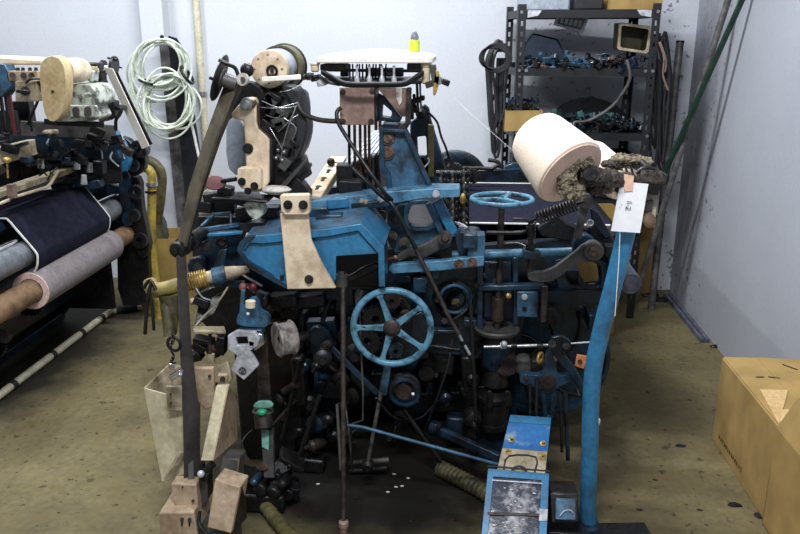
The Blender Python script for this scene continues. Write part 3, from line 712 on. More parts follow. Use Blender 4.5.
MB().ball(p(7, 160, 3.1), .017, (1.1, 1, .8)).cyl(p(7, 162, 3.1), p(8, 178, 3.1), .004).build('knob', GOLD, LL)
b = MB(); a = p(-10, 158, 3.25); b.bar(a, V((a.x, 3.75, a.z)), .03, .075); b.build('heddle_bar', CREAM2, LL, bev=.003)
k = MB()
for i in range(26):
    y0 = 3.24+i*.021; k.cyl((a.x+.005, y0, a.z-.04), (a.x+.012, y0, a.z-.20), .002, n=5)
k.build('heddle_wires', DARK, LL)
for i in range(3):
    MB().box(V((a.x-.07-i*.06, 3.5, a.z-.08)), (.02, .62, .25)).build('heddle_frame', BLACK, LL, bev=.003)
# dark upper cross members
a = p(22, 122, 3.5); b = MB().bar(p(16, 128, 3.35), p(112, 132, 3.8), .07, .07); b.build('top_beam', GRAYBOX, LL, bev=.005)
MB().box(p(44, 131, 3.45), (.12, .03, .018), (0, .1, .4)).ball(p(47, 133, 3.43), .018, (1.3, 1, .8)).build('spare_shuttle', CREAM2, LL, bev=.003)
MB().bar(p(0, 134, 3.6), p(118, 150, 3.95), .2, .12).build('arch_beam', BLUEK, LL, bev=.01)
MB().bar(p(30, 160, 3.72), p(118, 156, 3.9), .05, .03).build('tie_bar', BLUED, LL, bev=.003)
MB().bar(p(40, 172, 3.75), p(120, 170, 3.95), .16, .12).build('lay_beam', BLACK, LL, bev=.01)
MB().box(p(24, 116, 3.4), (.085, .05, .13)).build('junction_box', BLACK, LL, bev=.004)
# blue piece hanging at the very left, rods below
b = MB().plate([(-20, 62), (4, 64), (9, 72), (11, 86), (4, 96), (-4, 98), (-20, 92)], 3.2, .07); b.build('lever_bracket', BLUE2, LL, bev=.005)
for i, (x0_, x1_, m) in enumerate(((-6, 0, RUST), (0, 6, DARK), (5, 11, BLACK), (9, 15, RED))):
    MB().bar(p(x0_, 92, 3.24), p(x1_, 134, 3.24), .012, .012).build('lifting_rod', m, LL)
MB().box(p(8, 122, 3.32), (.09, .03, .1)).build('rod_guide', BLACK, LL, bev=.003)
# control box with switch and knob row
eb = MB().plate([(14.5, 81), (37, 80), (38, 101.5), (15, 102)], 3.18, .09).build('switch_box', CREAM2, LL, bev=.005)
MB().cyl(p(25, 91, 3.18), p(25, 91, 3.13), .020, .017, 16).build('switch_knob', BLACK, eb)
MB().bar(p(16.5, 91, 3.125), p(30, 92, 3.125), .012, .014).build('switch_lever', BLACK, eb, bev=.003)
MB().plate([(6, 71), (38, 71), (38, 80), (7, 81)], 3.20, .05).build('knob_rail', TAN, LL, bev=.003)
for x in (12.5, 23.5, 31.5): MB().cyl(p(x, 75.3, 3.20), p(x, 75.3, 3.175), .012, .011, 16).build('push_button', RUST, LL)
for x in (18, 23, 30, 36): MB().cyl(p(x, 71, 3.22), p(x, 67.5, 3.22), .009, .006, 10).build('knob', BLACK, LL)
b = MB().prism([p(-30, 56, 3.2), p(30, 58.5, 3.3), p(44, 61, 3.3), p(44, 65, 3.3), p(-30, 65, 3.2)], (0, .2, 0)); b.build('top_cover', CREAM, LL, bev=.008)
MB().tube([p(37, 82, 3.18), p(41, 84, 3.2), p(38, 100, 3.22), p(33, 112, 3.26), p(28, 124, 3.3)], .006, 8, sm=4).build('switch_cable', BLACK, LL)
MB().tube([p(26, 83, 3.16), p(31, 79, 3.15), p(41, 79, 3.16)], .005, 7, sm=4).build('switch_cable', BLACK, LL)
# cream oval drive cover and motor
ov = [(52, 55.5), (59, 58), (64, 66), (66, 80), (65.5, 95), (63, 109), (59.5, 118), (54, 122), (48, 120.5), (44, 112), (41, 94), (39.5, 78), (40, 64), (44.5, 58)]
mc = MB().plate(ov, 3.12, .065, ch=1).build('drive_cover', OVAL, LL, bev=.008)
MB().cyl(p(52.5, 91.5, 3.12), p(52.5, 91.5, 3.112), .006, n=10).build('screw', DARK, mc)
q = p(66, 71, 3.22); b = MB().lathe(q, (.12, 1, 0), [(.05, -.02), (.052, 0), (.052, .07), (.050, .10), (.044, .12), (.03, .13)], 32); mo = b.build('motor', CREAM, LL)
MB().cyl(p(59, 70, 3.2), p(59, 70, 3.235), .03).build('motor_flange', CREAM2, mo)
MB().prism([p(74.5, 66, 3.28), p(78, 65.5, 3.30), p(78.5, 73, 3.30), p(75, 73.5, 3.28)], (0, .02, 0)).build('rating_plate', GRAYBOX, mo)
# gearbox
gb = MB().plate([(60, 88), (72, 84), (92, 85), (97, 92), (98, 104), (90, 108), (95, 118), (92, 121), (56, 122), (55, 112)], 3.26, .18).build('gear_housing', GREENISH, LL, bev=.008)
MB().box(p(84, 111, 3.24), (.12, .02, .05)).build('housing_panel', GREENISH, gb, bev=.004)
MB().plate([(72, 107), (79, 107), (79, 118), (73, 118)], 3.225, .01, ch=1).build('vent', GRAYBOX, gb); MB().plate([(84, 107), (91, 107), (91, 116), (84, 117)], 3.225, .01, ch=1).build('vent', GRAYBOX, gb)
for x, y, s in ((70, 94, .012), (88, 95, .014), (84, 101, .010)): MB().ball(p(x, y, 3.26), s, (1.3, .5, .8), 10).build('housing_boss', GREENISH, gb)
b = MB().bar(p(50, 122, 3.3), p(98, 124, 3.5), .10, .025); b.build('head_base', BLACK, LL, bev=.004)
# mechanism between gearbox and belt discs
for (x, y, w_, h_, m, Y) in ((88, 70, .05, .03, CREAM2, 3.4), (94, 66, .07, .03, DARK, 3.45), (92, 75, .04, .05, GREENISH, 3.4), (98, 78, .06, .07, DARK, 3.5), (101, 90, .05, .09, RUST, 3.5), (104, 98, .05, .05, BLACK, 3.5), (103, 108, .05, .12, BROWNP, 3.52), (108, 104, .05, .06, BLACK, 3.5), (112, 109, .05, .08, BLACK, 3.52), (118, 107, .07, .02, DARK, 3.55)):
    MB().box(p(x, y, Y), (w_, .06, h_), (0, RN.uniform(-.3, .3), 0)).build('linkage_block', m, LL, bev=.006)
MB().cyl(p(95, 77, 3.42), p(95, 77, 3.38), .014).build('hub', SILV, LL)
MB().tube([p(112, 106, 3.5), p(121, 109, 3.5), p(120, 114, 3.5), p(116, 120, 3.5), p(116, 130, 3.52)], .008, 8, sm=4).build('bent_lever', BLACK, LL)
MB().bar(p(84, 77, 3.38), p(98, 68, 3.4), .02, .02).build('arm', CREAM2, LL, bev=.003)
for x, y, r_ in ((103, 69, .042), (114, 66.5, .048)):
    q = p(x, y, 3.6); d_ = MB().cyl(q-V((.006, .002, 0)), q+V((.006, -.002, -.002)), r_, n=32).build('belt_guide_disc', BLACK, LL)
MB().tube([p(108, 58, 3.6), p(117, 60, 3.58)], .006, 7).tube([p(119, 67, 3.58), p(122, 68, 3.58)], .004, 6).build('disc_pin', DARK, LL)
MB().prism([p(101, 66, 3.57), p(111, 65, 3.57), p(111, 72, 3.57), p(104, 73, 3.57)], (0, .03, 0)).build('belt_guard', WHITE, LL, bev=.003)
MB().prism([p(104, 67, 3.52), p(112.5, 69, 3.52), p(149, 146, 3.68), p(142, 149, 3.68)], (0, .008, 0)).build('drive_belt', WHITE, LL)
MB().prism([p(111, 70, 3.62), p(117, 72, 3.62), p(152, 144, 3.78), p(148, 147, 3.78)], (0, .010, 0)).build('drive_belt', BLACK, LL)
# blue leg and dark end works
b = MB().plate([(97.5, 132), (115, 131), (124, 145), (129.5, 161), (126, 171.5), (119, 172.5), (114, 157), (109, 139.6), (99.6, 136.5)], 3.92, .05, holes=[[(119, 151), (122, 150), (125, 159), (122, 162), (119, 158)]]); b.build('swing_arm', BLUE, LL, bev=.004)
for pts, m, Y, nm in (([(116, 136), (128, 139), (133, 146), (141, 141), (147, 148), (146, 156), (138, 160), (128, 152)], BLUEK, 4.0, 'end_bracket'),
                      ([(128, 152), (140, 150), (146, 160), (143, 172), (132, 178), (126, 170)], BLACK, 4.02, 'end_casting'),
                      ([(118, 172), (128, 168), (130, 200), (134, 225), (122, 228), (119, 200)], BLUED, 4.06, 'end_post'),
                      ([(128, 175), (140, 178), (141, 205), (146, 228), (150, 250), (140, 262), (128, 230)], BLACK, 4.1, 'end_casting'),
                      ([(116, 228), (138, 225), (147, 232), (150, 300), (140, 306), (118, 306)], BLACK, 4.15, 'end_guard')):
    MB().plate(pts, Y, .06, ch=1).build(nm, m, LL, bev=.006)
for x, y, r_, Y in ((137, 146, .03, 3.97), (143, 152, .028, 3.97), (133, 165, .035, 3.98), (136, 192, .04, 4.05), (134, 215, .035, 4.05), (140, 240, .045, 4.08)):
    MB().gear(p(x, y, Y), (0, 1, 0), r_, .03, 18, .35).build('gear', BLACK, LL)
MB().bar(p(82, 180, 3.8), p(116, 176, 3.9), .05, .03).build('latch_bar', BLUED, LL, bev=.004)
for x, y, w_, h_, m in ((85, 172, .05, .05, DARK), (82, 183, .06, .04, BLUED), (96, 184, .07, .04, BLUED), (62, 186, .09, .035, BLUED), (100, 167, .05, .07, BLACK), (70, 178, .05, .04, BLACK)):
    MB().box(p(x, y, 3.78), (w_, .06, h_), (0, RN.uniform(-.3, .3), 0)).build('temple_block', m, LL, bev=.006)
MB().cyl(p(124, 226, 4.1), p(140, 221, 4.14), .02).build('shaft_end', BLUED, LL)
# low parts seen at the left edge
MB().cyl(p(-14, 322, 2.9), p(18, 309, 3.0), .028).build('tie_shaft', BLUED, LL)
MB().cyl(p(1, 336, 2.95), p(5, 337, 3.02), .028).build('shaft_boss', DARK, LL)
# yellow suction pipes
def dust(name, lab, pts, r, m, sm=6):
    b = MB().tube(pts, r, 18, sm=sm); return tag(b.build(name, m, origin=(pts[-1].x, pts[-1].y, 0)), lab, 'pipe')
fp = [p(140, 168, 4.22), p(146, 168, 4.22), p(150.5, 172, 4.22), p(152, 182, 4.22), p(152, 240, 4.22)]
e = p(152, 300, 4.22); fp.append(V((fp[-1].x, 4.22, 0.0)))
o = dust('suction_pipe', 'yellow suction pipe standing upright at the near end of the pair beside the left loom', fp, .025, YEL)
MB().ring(p(151.8, 184, 4.22), (0, 0, 1), .034, .012, .02).build('pipe_collar', STEEL, o); MB().ring(p(151, 192, 4.22), (0, .1, 1), .034, .014, .012).build('tie_cord', BLACK, o)
fp = [p(140, 161, 4.34), p(150, 161, 4.34), p(158, 167, 4.34), p(162, 178, 4.34), p(160.5, 200, 4.34), p(158, 230, 4.36)]; fp.append(V((fp[-1].x, 4.36, 0)))
o = dust('suction_pipe', 'duller yellow suction pipe curving over behind the upright one', fp, .028, YELD)

r13 = random.Random(8)
for i in range(34):
    x = r13.uniform(0, 128); y = r13.uniform(128, 178)-x*.02; Y = 3.22+x*.0035; 
    if y > 176-x*.20: y -= 14
    MB().box(p(x, y, Y), (r13.uniform(.02, .09), .03, r13.uniform(.012, .04)), (0, r13.uniform(-.5, .5), r13.uniform(-.4, .4))).build('linkage_block', r13.choice([BLACK, BLUEK, DARK, BLUED, RUST, BLUEK]), LL, bev=.003)
for i in range(10):
    x = r13.uniform(40, 128); y = r13.uniform(130, 170); Y = 3.25+x*.0035
    MB().tube([p(x, y, Y), p(x+r13.uniform(-6, 6), y+6, Y-.02), p(x+r13.uniform(-8, 8), y+14, Y)], .004, 6, sm=3).build('bent_wire', r13.choice([BLACK, DARK, SILV]), LL)

# ============================================================ the main loom
ML = thing('shuttle_loom', (-.25, 2.9, 0), 'near blue shuttle loom seen from its greasy end, with handwheels and white-topped head', 'loom')
def pt(name, pts, Y, t, m, holes=(), ch=0, bev=.004, par=None): return MB().plate(pts, Y, t, holes, ch).build(name, m, par or ML, bev=bev)
def tb(name, pts, r, m, sm=0, par=None, n=10): return MB().tube([p(*q) for q in pts], r, n, sm=sm).build(name, m, par or ML)
def cy(name, a, b, r0, m, r1=None, par=None, n=24, bev=0): return MB().cyl(p(*a), p(*b), r0, r1, n).build(name, m, par or ML, bev=bev)
def br(name, a, b, w_, h_, m, par=None, up=(0, 0, 1), bev=.003): return MB().bar(p(*a), p(*b), w_, h_, up).build(name, m, par or ML, bev=bev)
def bx(name, c, s, m, rot=None, par=None, bev=.004): return MB().box(p(*c), s, rot).build(name, m, par or ML, bev=bev)
FN = (0, -1, 0)
# ---- side frames and deep beams (near frame Y 2.80, far frame Y 4.02)
NF = [(206, 236), (240, 240), (300, 246), (400, 250), (455, 236), (480, 246), (600, 238), (618, 262), (614, 296), (600, 306), (560, 306), (524, 318), (514, 380), (520, 452), (502, 455), (490, 400), (480, 356), (380, 350), (352, 372), (330, 420), (322, 455), (296, 455), (290, 400), (268, 350), (222, 330), (204, 290)]
H1 = [(434, 287), (445, 281), (460, 281), (470, 288), (474, 300), (469, 312), (459, 318), (445, 318), (436, 311), (432, 299)]
H2 = [(566, 264), (598, 260), (601, 282), (596, 288), (572, 287), (564, 276)]
H3 = [(300, 300), (336, 300), (336, 338), (310, 342), (296, 330)]
H4 = [(484, 268), (494, 268), (494, 290), (484, 290)]
H5 = [(352, 290), (378, 285), (400, 300), (405, 325), (385, 338), (356, 330)]
pt('side_frame', NF, 2.82, .05, BLUEK, holes=[H1, H2, H3, H5], bev=.008)
def yplane(name, pts3, Y, t, m, holes=(), bev=.006): return MB().prism([(x, Y, z) for x, z in pts3], (0, t, 0), [[(x, Y, z) for x, z in h] for h in holes]).build(name, m, ML, bev=bev)
xL = p(230, 250, 2.82).x; xR = p(600, 250, 2.82).x
yplane('side_frame', [(xL+.1, 0), (xL+.25, 0), (xL+.32, .35), (xR-.45, .35), (xR-.35, 0), (xR-.2, 0), (xR-.1, .6), (xR-.02, .84), (xL+.02, .84), (xL, .6)], 4.0, .05, BLUEK)
# beams between the frames
for (x, z, w_, h_, m) in ((xL+.06, .70, .10, .12, BLUEK), (xL+.20, .45, .12, .12, BLACK), (-.30, .70, .14, .10, BLUEK), (-.25, .25, .16, .10, BLACK), (.05, .50, .14, .12, BLUEK), (.15, .20, .12, .12, BLACK), (xR-.1, .70, .08, .10, BLUEK), (-.55, .22, .10, .12, BLACK), (-.12, .80, .2, .05, BLACK)):
    MB().bar((x, 2.86, z), (x, 4.02, z), w_, h_).build('cross_beam', m, ML, bev=.008)
for (x, z, r_, m) in ((-.40, .52, .035, DARK), (-.10, .38, .03, DARK), (.20, .42, .04, RUST), (.35, .62, .03, DARK), (-.62, .60, .03, DARK)):
    MB().cyl((x, 2.70, z), (x, 4.08, z), r_).build('shaft', m, ML)
# the dark inside: cams, gears and lever banks
r9 = random.Random(5)
k9 = 0
for row, Y in enumerate((2.95, 3.15, 3.4, 3.7)):
    for i in range(6):
        x = xL+.12+i*(xR-xL-.25)/5+r9.uniform(-.05, .05); z = r9.choice([.28, .42, .56, .70])+r9.uniform(-.05, .05)
        m = r9.choice([BLACK, BLUEK, BLACK, DARK]); R_ = r9.uniform(.07, .14)
        if x > .08 and row < 2: continue
        if r9.random() < .6: MB().gear((x, Y, z), (0, 1, 0), R_, .035, int(R_*240), .22, .09).cyl((x, Y-.04, z), (x, Y+.04, z), R_*.3).build('gear', m, ML)
        else: MB().lathe((x, Y-.03, z), (0, 1, 0), [(R_*.3, -.02), (R_*.3, 0), (R_*.9, .0), (R_, .01), (R_, .05), (R_*.9, .06)], 28).build('cam_disc', m, ML)
for i in range(16):
    x = xL+.05+r9.random()*(xR-xL-.1); Y = r9.uniform(2.9, 3.5); z = r9.uniform(.2, .75); a = r9.uniform(-1.2, 1.2); L_ = r9.uniform(.12, .3)
    q = V((x+math.sin(a)*L_, Y+r9.uniform(-.05, .05), z-math.cos(a)*L_)); q.z = max(q.z, .03)
    MB().bar((x, Y, z), q, .018, .035).cyl((x, Y-.025, z), (x, Y+.025, z), .026).cyl(q-V((0, .02, 0)), q+V((0, .02, 0)), .02).build('lever', r9.choice([BLACK, DARK, BLUEK, RUST]), ML, bev=.003)
MB().box((-.22, 3.55, .36), (1.15, .05, .66)).build('inner_panel', BLACK, ML, bev=.01)  # added black sheet to block light through the inside of the loom
MB().box((-.25, 3.25, .115), (.75, .5, .10)).build('oil_tray', BLACK, ML, bev=.01)
for x in (-.55, .05): MB().box((x, 3.25, .04), (.06, .5, .08)).build('tray_foot', BLACK, ML, bev=.005)

# ---- upper rails
b = MB(); a0 = [(306, 203), (345, 197), (385, 191.5), (430, 188.5), (460, 188.5), (460, 197), (430, 198), (388, 205), (345, 210), (310, 214)]
ur_ = pt('top_rail', a0, 2.62, .10, SCUFF, bev=.004); bolts(ur_, [(436, 194, 2.615), (381, 199.5, 2.615)], .009, .007, SILV); bolts(ur_, [(362, 201, 2.615), (366, 202, 2.615)], .006, .005, CREAM2)
bx('rail_pad', (338, 203.5, 2.615), (.075, .012, .035), BLUE, (0, -.12, 0), ur_); bx('rail_pad', (370, 205, 2.612), (.13, .01, .025), BLUED, (0, -.12, 0), ur_)
pt('rear_top_rail', [(240, 206), (300, 203), (384, 194), (384, 201), (300, 213), (240, 215)], 2.85, .10, BLUED)
# window bracket behind (rounded opening) and slanted legs
pt('window_bracket', [(388, 206), (440, 203), (452, 232), (450, 250), (396, 255), (386, 240)], 2.78, .04, BLUE2, holes=[[(409, 203+2), (431, 204), (436, 218), (431, 226), (412, 227), (405, 220)]], ch=1)
pt('inner_window_rim', [(405, 202), (432, 200), (440, 218), (434, 230), (411, 231), (403, 222)], 2.765, .015, BLUEW, holes=[[(409, 205), (430, 204), (436, 218), (431, 226), (413, 227), (407, 220)]], ch=1, bev=.002)
br('slanted_leg', (437, 200, 2.72), (454, 234, 2.72), .035, .02, BLUE, up=FN); br('slanted_leg', (428, 203, 2.74), (443, 236, 2.74), .02, .02, BLUE2, up=FN)
br('slanted_leg', (352, 208, 2.8), (360, 250, 2.8), .05, .03, BLUEK, up=FN)
for x, y in ((381, 216), (396, 219), (392, 236), (404, 243)): MB().cyl(p(x, y, 2.8), p(x, y, 2.74), .022, .02).cyl(p(x, y, 2.74), p(x, y, 2.72), .010).build('pivot_boss', RUST, ML)
# link bar with rusty bolts and dark forked lever
lk = pt('link_bar', [(388, 269.5), (392, 264.5), (440, 261), (484, 256), (484, 266), (440, 271), (393, 274)], 2.60, .03, SCUFF, bev=.003)
bolts(lk, [(459, 264, 2.598), (472, 262.5, 2.598)], .012, .007, RUSTB)
bx('link_block', (476, 248, 2.64), (.06, .06, .11), BLUE2); pt('side_bracket', [(455, 232), (478, 231), (482, 236), (480, 256), (462, 258), (456, 246)], 2.66, .08, BLUED, ch=1)
bx('end_block', (470, 240, 2.62), (.05, .05, .05), BLUED)
lv = pt('forked_lever', [(396, 257), (403, 251), (428, 243), (440, 234), (450, 234), (451, 243), (440, 251), (424, 259), (412, 256), (398, 263)], 2.68, .025, GRAYBOX, ch=1)
MB().cyl(p(445, 238, 2.70), p(445, 238, 2.60), .026).cyl(p(445, 238, 2.60), p(445, 238, 2.585), .014, n=6).build('pivot_boss', RUST, ML, bev=.002)
cy('pin', (388, 259.5, 2.62), (395, 257.5, 2.60), .005, COPPER); MB().ball(p(395.5, 257.5, 2.60), .009).build('pin_head', RUSTB, ML)

# ---- blue shuttle box guard (shell with inset panels)
GY = 2.42
out = [(236.5, 250), (239, 243), (245, 237), (285, 233), (330, 228.5), (361, 223.5), (384, 247), (385, 287), (378.5, 287), (378, 253.5), (358, 231), (330, 236.5), (290, 241), (262, 244), (250, 243), (243, 251), (252, 265), (290, 285), (290, 291), (248, 267)]
gd = pt('box_guard', out, GY, .02, BLUE, bev=.003)
inner = [(243, 251), (250, 243), (262, 244), (290, 241), (330, 236.5), (358, 231), (378, 253.5), (336, 256), (336, 279), (330, 288), (288, 285), (252, 265)]
pt('guard_panel', inner, GY+.012, .006, BLUE, par=gd, bev=.001)
pt('guard_rim', [(236.5, 250), (239, 243), (245, 237), (255, 236), (252, 240), (246, 243), (241.5, 250.5), (250, 263), (290, 287), (290, 291.5), (247, 267.5)], GY-.006, .02, BLUED, par=gd, bev=.002)
# top face and cheek going back
tp_ = [p(239, 243, GY+.01), p(245, 237, GY+.01), p(361, 223.5, GY+.01), p(384, 247, GY+.01)]
D_ = V((0, .26, .0))
b = MB()
b.prism([tp_[1], tp_[2], tp_[2]+V((.0, .26, .025)), tp_[1]+V((0, .26, .025))], (0, 0, -.004)); b.build('guard_top', BLUE2, gd, bev=.001)
b = MB().prism([tp_[2], tp_[3], tp_[3]+D_, tp_[2]+V((.0, .26, .025))], (-.003, 0, -.003)); b.build('guard_cheek', BLUE, gd, bev=.001)
b = MB().prism([tp_[3], p(385, 287, GY+.01), p(385, 287, GY+.01)+V((0, .12, 0)), tp_[3]+V((0, .12, 0))], (-.003, 0, 0)); b.build('guard_cheek', BLUED, gd, bev=.001)
b = MB().prism([p(239, 244, GY+.01), p(247, 267, GY+.01), p(247, 267, GY+.01)+D_, p(239, 244, GY+.01)+D_], (.003, 0, 0)); b.build('guard_cheek', BLUED, gd, bev=.001)
bx('guard_handle_block', (330, 219, 2.55), (.09, .05, .035), BLUED, (0, -.08, 0)); bx('guard_slot', (314, 212, 2.58), (.10, .03, .03), BLUED, (0, -.08, 0))
bolts(gd, [(282, 277, GY)], .005, .004, DARK); bolts(gd, [(250, 266, GY)], .004, .004, DARK)
# cream strap over it
st = pt('mounting_strap', [(280, 214), (308, 214), (311, 240), (321, 262), (336, 288.5), (287, 289.5)], GY-.028, .016, CREAM, bev=.003)
s2 = pt('strap_plate', [(279.5, 196.5), (281, 195), (307.5, 194.3), (309, 196), (310, 213), (307.5, 214.5), (284, 214.5), (281, 211)], GY-.045, .03, CREAM, par=st, bev=.004)
bolts(st, [(288, 204.7, GY-.046), (303.3, 204.8, GY-.046)], .010, .007, DARK); bolts(st, [(309, 279.2, GY-.029)], .010, .006, RUST)
# crank below guard
b = MB(); b.cyl(p(341.5, 274, 2.50), p(341.5, 286, 2.50), .022).cyl(p(341.5, 272, 2.50), p(341.5, 276, 2.50), .013, n=6); b.build('crank_boss', GRAYBOX, ML, bev=.002)
pt('crank_arm', [(338, 279), (352, 275), (362, 268), (378, 262), (380, 268), (364, 277), (352, 281), (340, 287)], 2.51, .025, DARK, ch=1)
bx('black_recess', (357, 266, 2.78), (.16, .02, .16), BLACK)
q = p(343.5, 520, 2.16); MB().cyl(p(343, 287, 2.45), (q.x, 2.16, .09), .0085, n=14).build('long_rod', RUST, ML)
pt('lower_frame', [(196, 288), (262, 286), (262, 338), (240, 342), (214, 336), (198, 318)], 2.70, .04, BLACK, ch=1, bev=.008)
pt('lower_frame', [(232, 330), (300, 318), (304, 452), (262, 462), (242, 456), (236, 384)], 2.68, .05, BLACK, ch=1, bev=.008)

# ---- left end: thin blue brackets, lever, shaft
br('blue_arm', (203, 230, 2.50), (243, 224, 2.56), .012, .016, BLUE2); br('blue_arm', (206, 235, 2.50), (243, 232, 2.54), .02, .012, BLUE)
br('blue_arm', (201, 227, 2.50), (214, 214.5, 2.60), .01, .012, BLUE2); br('blue_arm', (213, 214.5, 2.60), (231, 213, 2.62), .012, .012, BLUE2); br('blue_arm', (231, 213, 2.62), (231, 225, 2.60), .01, .012, BLUED)
pt('end_bracket', [(196, 234), (245, 229), (242, 240), (238, 252), (245, 264), (238, 282), (212, 284), (200, 262)], 2.62, .05, BLUED, ch=1)
bx('dark_block', (222, 222, 2.68), (.16, .05, .05), BLACK); bx('dark_block', (254, 226, 2.56), (.09, .05, .035), BLACK, (0, -.06, 0)); bx('dark_slot', (222, 205, 2.75), (.10, .05, .06), BLACK)
bx('dark_block', (236, 196, 2.62), (.14, .12, .01), BLACK); bx('dark_tray', (252, 197.5, 2.50), (.13, .1, .008), BLACK, (0, .05, 0))
MB().cyl(p(222, 243, 2.62), p(222, 243, 2.55), .022).cyl(p(222, 243, 2.55), p(222, 243, 2.535), .012, n=6).build('pivot_boss', DARK, ML, bev=.002)
pt('lever', [(219, 250), (227, 249), (223, 272), (212, 272)], 2.54, .02, BLUED, bev=.003)
# lower belt pulley, stacked dark discs
a = p(177.5, 250, 2.32); c2 = p(204, 232, 2.52); ax = (c2-a)
b = MB().lathe(a, ax, [(.010, -.012), (.024, -.008), (.027, .0), (.027, .014), (.020, .018), (.020, .030), (.030, .034), (.030, .050), (.022, .055), (.022, .085), (.032, .09), (.032, .115), (.024, .12), (.024, .19), (.014, .20), (.014, ax.length)], 28)
lp = b.build('lower_pulley', BLACK, ML, bev=.001)
MB().hexa(a-ax.normalized()*.02, ax, .009, .02).build('nut', DARK, lp)
for x, y, r_, Y in ((198, 268, .016, 2.5), (190, 276, .014, 2.5), (206, 246, .018, 2.55)): MB().cyl(p(x, y, Y), p(x, y, Y-.04), r_).build('pin', BLUED if x < 200 else DARK, ML, bev=.002)
pt('end_plate', [(186, 260), (204, 256), (206, 276), (190, 284)], 2.58, .03, BLUED, ch=1)
# suction nozzle: yellow elbow, brass spring, blue collar, cream cone
A = (152, 289, 2.40); B = (186, 282.5, 2.42); C_ = (213, 276.5, 2.44); D2 = (226, 273.5, 2.45); E2 = (249, 269, 2.47)
tb('suction_elbow', [(170, 336, 2.34), (168, 318, 2.36), (166, 304, 2.38)], .02, YELD)
b = MB().cyl(p(170, 296, 2.40), p(173, 334, 2.36), .037, .013); b.build('suction_funnel', YELD, ML)
b = MB().tube([p(151, 282, 2.42), p(153, 289, 2.40), p(163, 289.5, 2.40), p(186, 283, 2.42)], .026, 18, sm=5); b.build('suction_elbow', YELM, ML)
MB().cyl(p(*B), p(*C_), .022).build('suction_tube', CREAM2, ML); MB().spring(p(186, 282.5, 2.42), p(208, 277.5, 2.44), .028, .0035, 9, 14).build('coil_spring', GOLD, ML)
MB().cyl(p(*C_), p(*D2), .029).build('collar', BLUE2, ML, bev=.002); MB().cyl(p(*D2), p(*E2), .025, .011).build('nozzle_cone', CREAM2, ML)
br('nozzle_bracket', (214, 284, 2.46), (245, 284, 2.5), .03, .02, BLUED)
for x, m in ((243, PINK), (253, RED)):
    MB().ball(p(x, 287, 2.46), .014, (1, 1, 1.1)).build('knob', m, ML)
tb('red_link', [(236, 270, 2.46), (246, 277, 2.46), (262, 286, 2.47)], .004, STEEL)
tb('lace', [(151, 283, 2.34), (148, 298, 2.33), (146, 320, 2.33), (145, 334, 2.33)], .006, DARK, 4); tb('lace', [(150, 292, 2.34), (152, 306, 2.33), (154, 330, 2.33)], .005, DARK, 4); tb('lace', [(144, 288, 2.35), (150, 280, 2.35), (156, 290, 2.34)], .006, DARK, 3)
# black chute below nozzle
b = MB().prism([p(198, 306, 2.44), p(226, 290, 2.50), p(214, 314, 2.44), p(194, 328, 2.40)], (0, .01, .0)); b.build('black_chute', BLACK, ML, bev=.002)
tb('chute_edge', [(228, 287, 2.44), (216, 305, 2.42), (204, 316, 2.41), (194, 328, 2.38)], .0035, CREAM2, 3)
bx('small_block', (202, 301, 2.42), (.05, .04, .03), BLACK, (0, .4, 0)); tb('bent_wire', [(196, 288, 2.40), (202, 297, 2.40), (210, 300, 2.42)], .003, SILV, 3)
# small arm plate with rod
MB().bar(p(193, 330, 2.34), p(225, 330, 2.38), .05, .010).build('arm_plate', CREAM2, ML, bev=.002)
cy('thin_rod', (210, 332, 2.38), (210, 358, 2.37), .006, RUST); cy('nut', (211.5, 354, 2.37), (211.5, 362, 2.37), .012, CREAM2, n=6)
MB().ball(p(213, 349, 2.40), .014).build('knob', RED, ML)
for x, y, w_, h_, a_ in ((200, 346, .05, .03, .5), (214, 350, .04, .05, -.4), (204, 340, .07, .02, .2), (222, 344, .03, .07, .1), (196, 356, .05, .03, -.3), (210, 390, .04, .05, .2)): bx('dark_fitting', (x, y, 2.52), (w_, .05, h_), BLACK, (0, a_, 0))

# ---- lower left: cream drop box, brackets
HB_ = MB()
h0 = [p(143.5, 388, 2.24), p(184, 399, 2.20), p(187, 474, 2.16), p(162, 482, 2.16)]
HB_.prism(h0, (0, .006, 0))
hb = HB_.build('waste_box', HOP, ML, bev=.002)
MB().prism([h0[0], h0[0]+V((.03, .16, .02)), h0[3]+V((.03, .10, .02)), h0[3]], (.004, 0, 0)).build('box_side', CREAM2, hb, bev=.001)
MB().prism([h0[0]+V((.03, .16, .02)), h0[1]+V((.0, .16, .02)), h0[2]+V((0, .14, .02)), h0[3]+V((.03, .12, .02))], (0, .004, 0)).build('box_back', CREAM2, hb, bev=.001)
MB().box(p(175, 398, 2.185), (.05, .015, .085)).build('box_lug', CREAM2, hb, bev=.003)
for y in (394, 403): MB().cyl(p(170.5, y, 2.175), p(170.5, y, 2.168), .0035, n=8).build('screw', DARK, hb)
# bright clip and chain
b = MB()
for i in range(12): b.torus(p(172+math.sin(i)*1.5, 334+i*2.8, 2.16), (1, i % 2, .3), .006, .0018, 12, 6)
b.build('chain', DARK, ML)
MB().box(p(176, 374, 2.15), (.045, .02, .014), (0, -.6, 0)).box(p(173, 366, 2.15), (.02, .02, .02)).cyl(p(171, 380, 2.15), p(181, 374, 2.13), .006).build('clip', CHROME, ML, bev=.002)
MB().torus(p(174, 344, 2.20), (.2, 1, 0), .022, .005).build('wire_loop', DARK, ML)
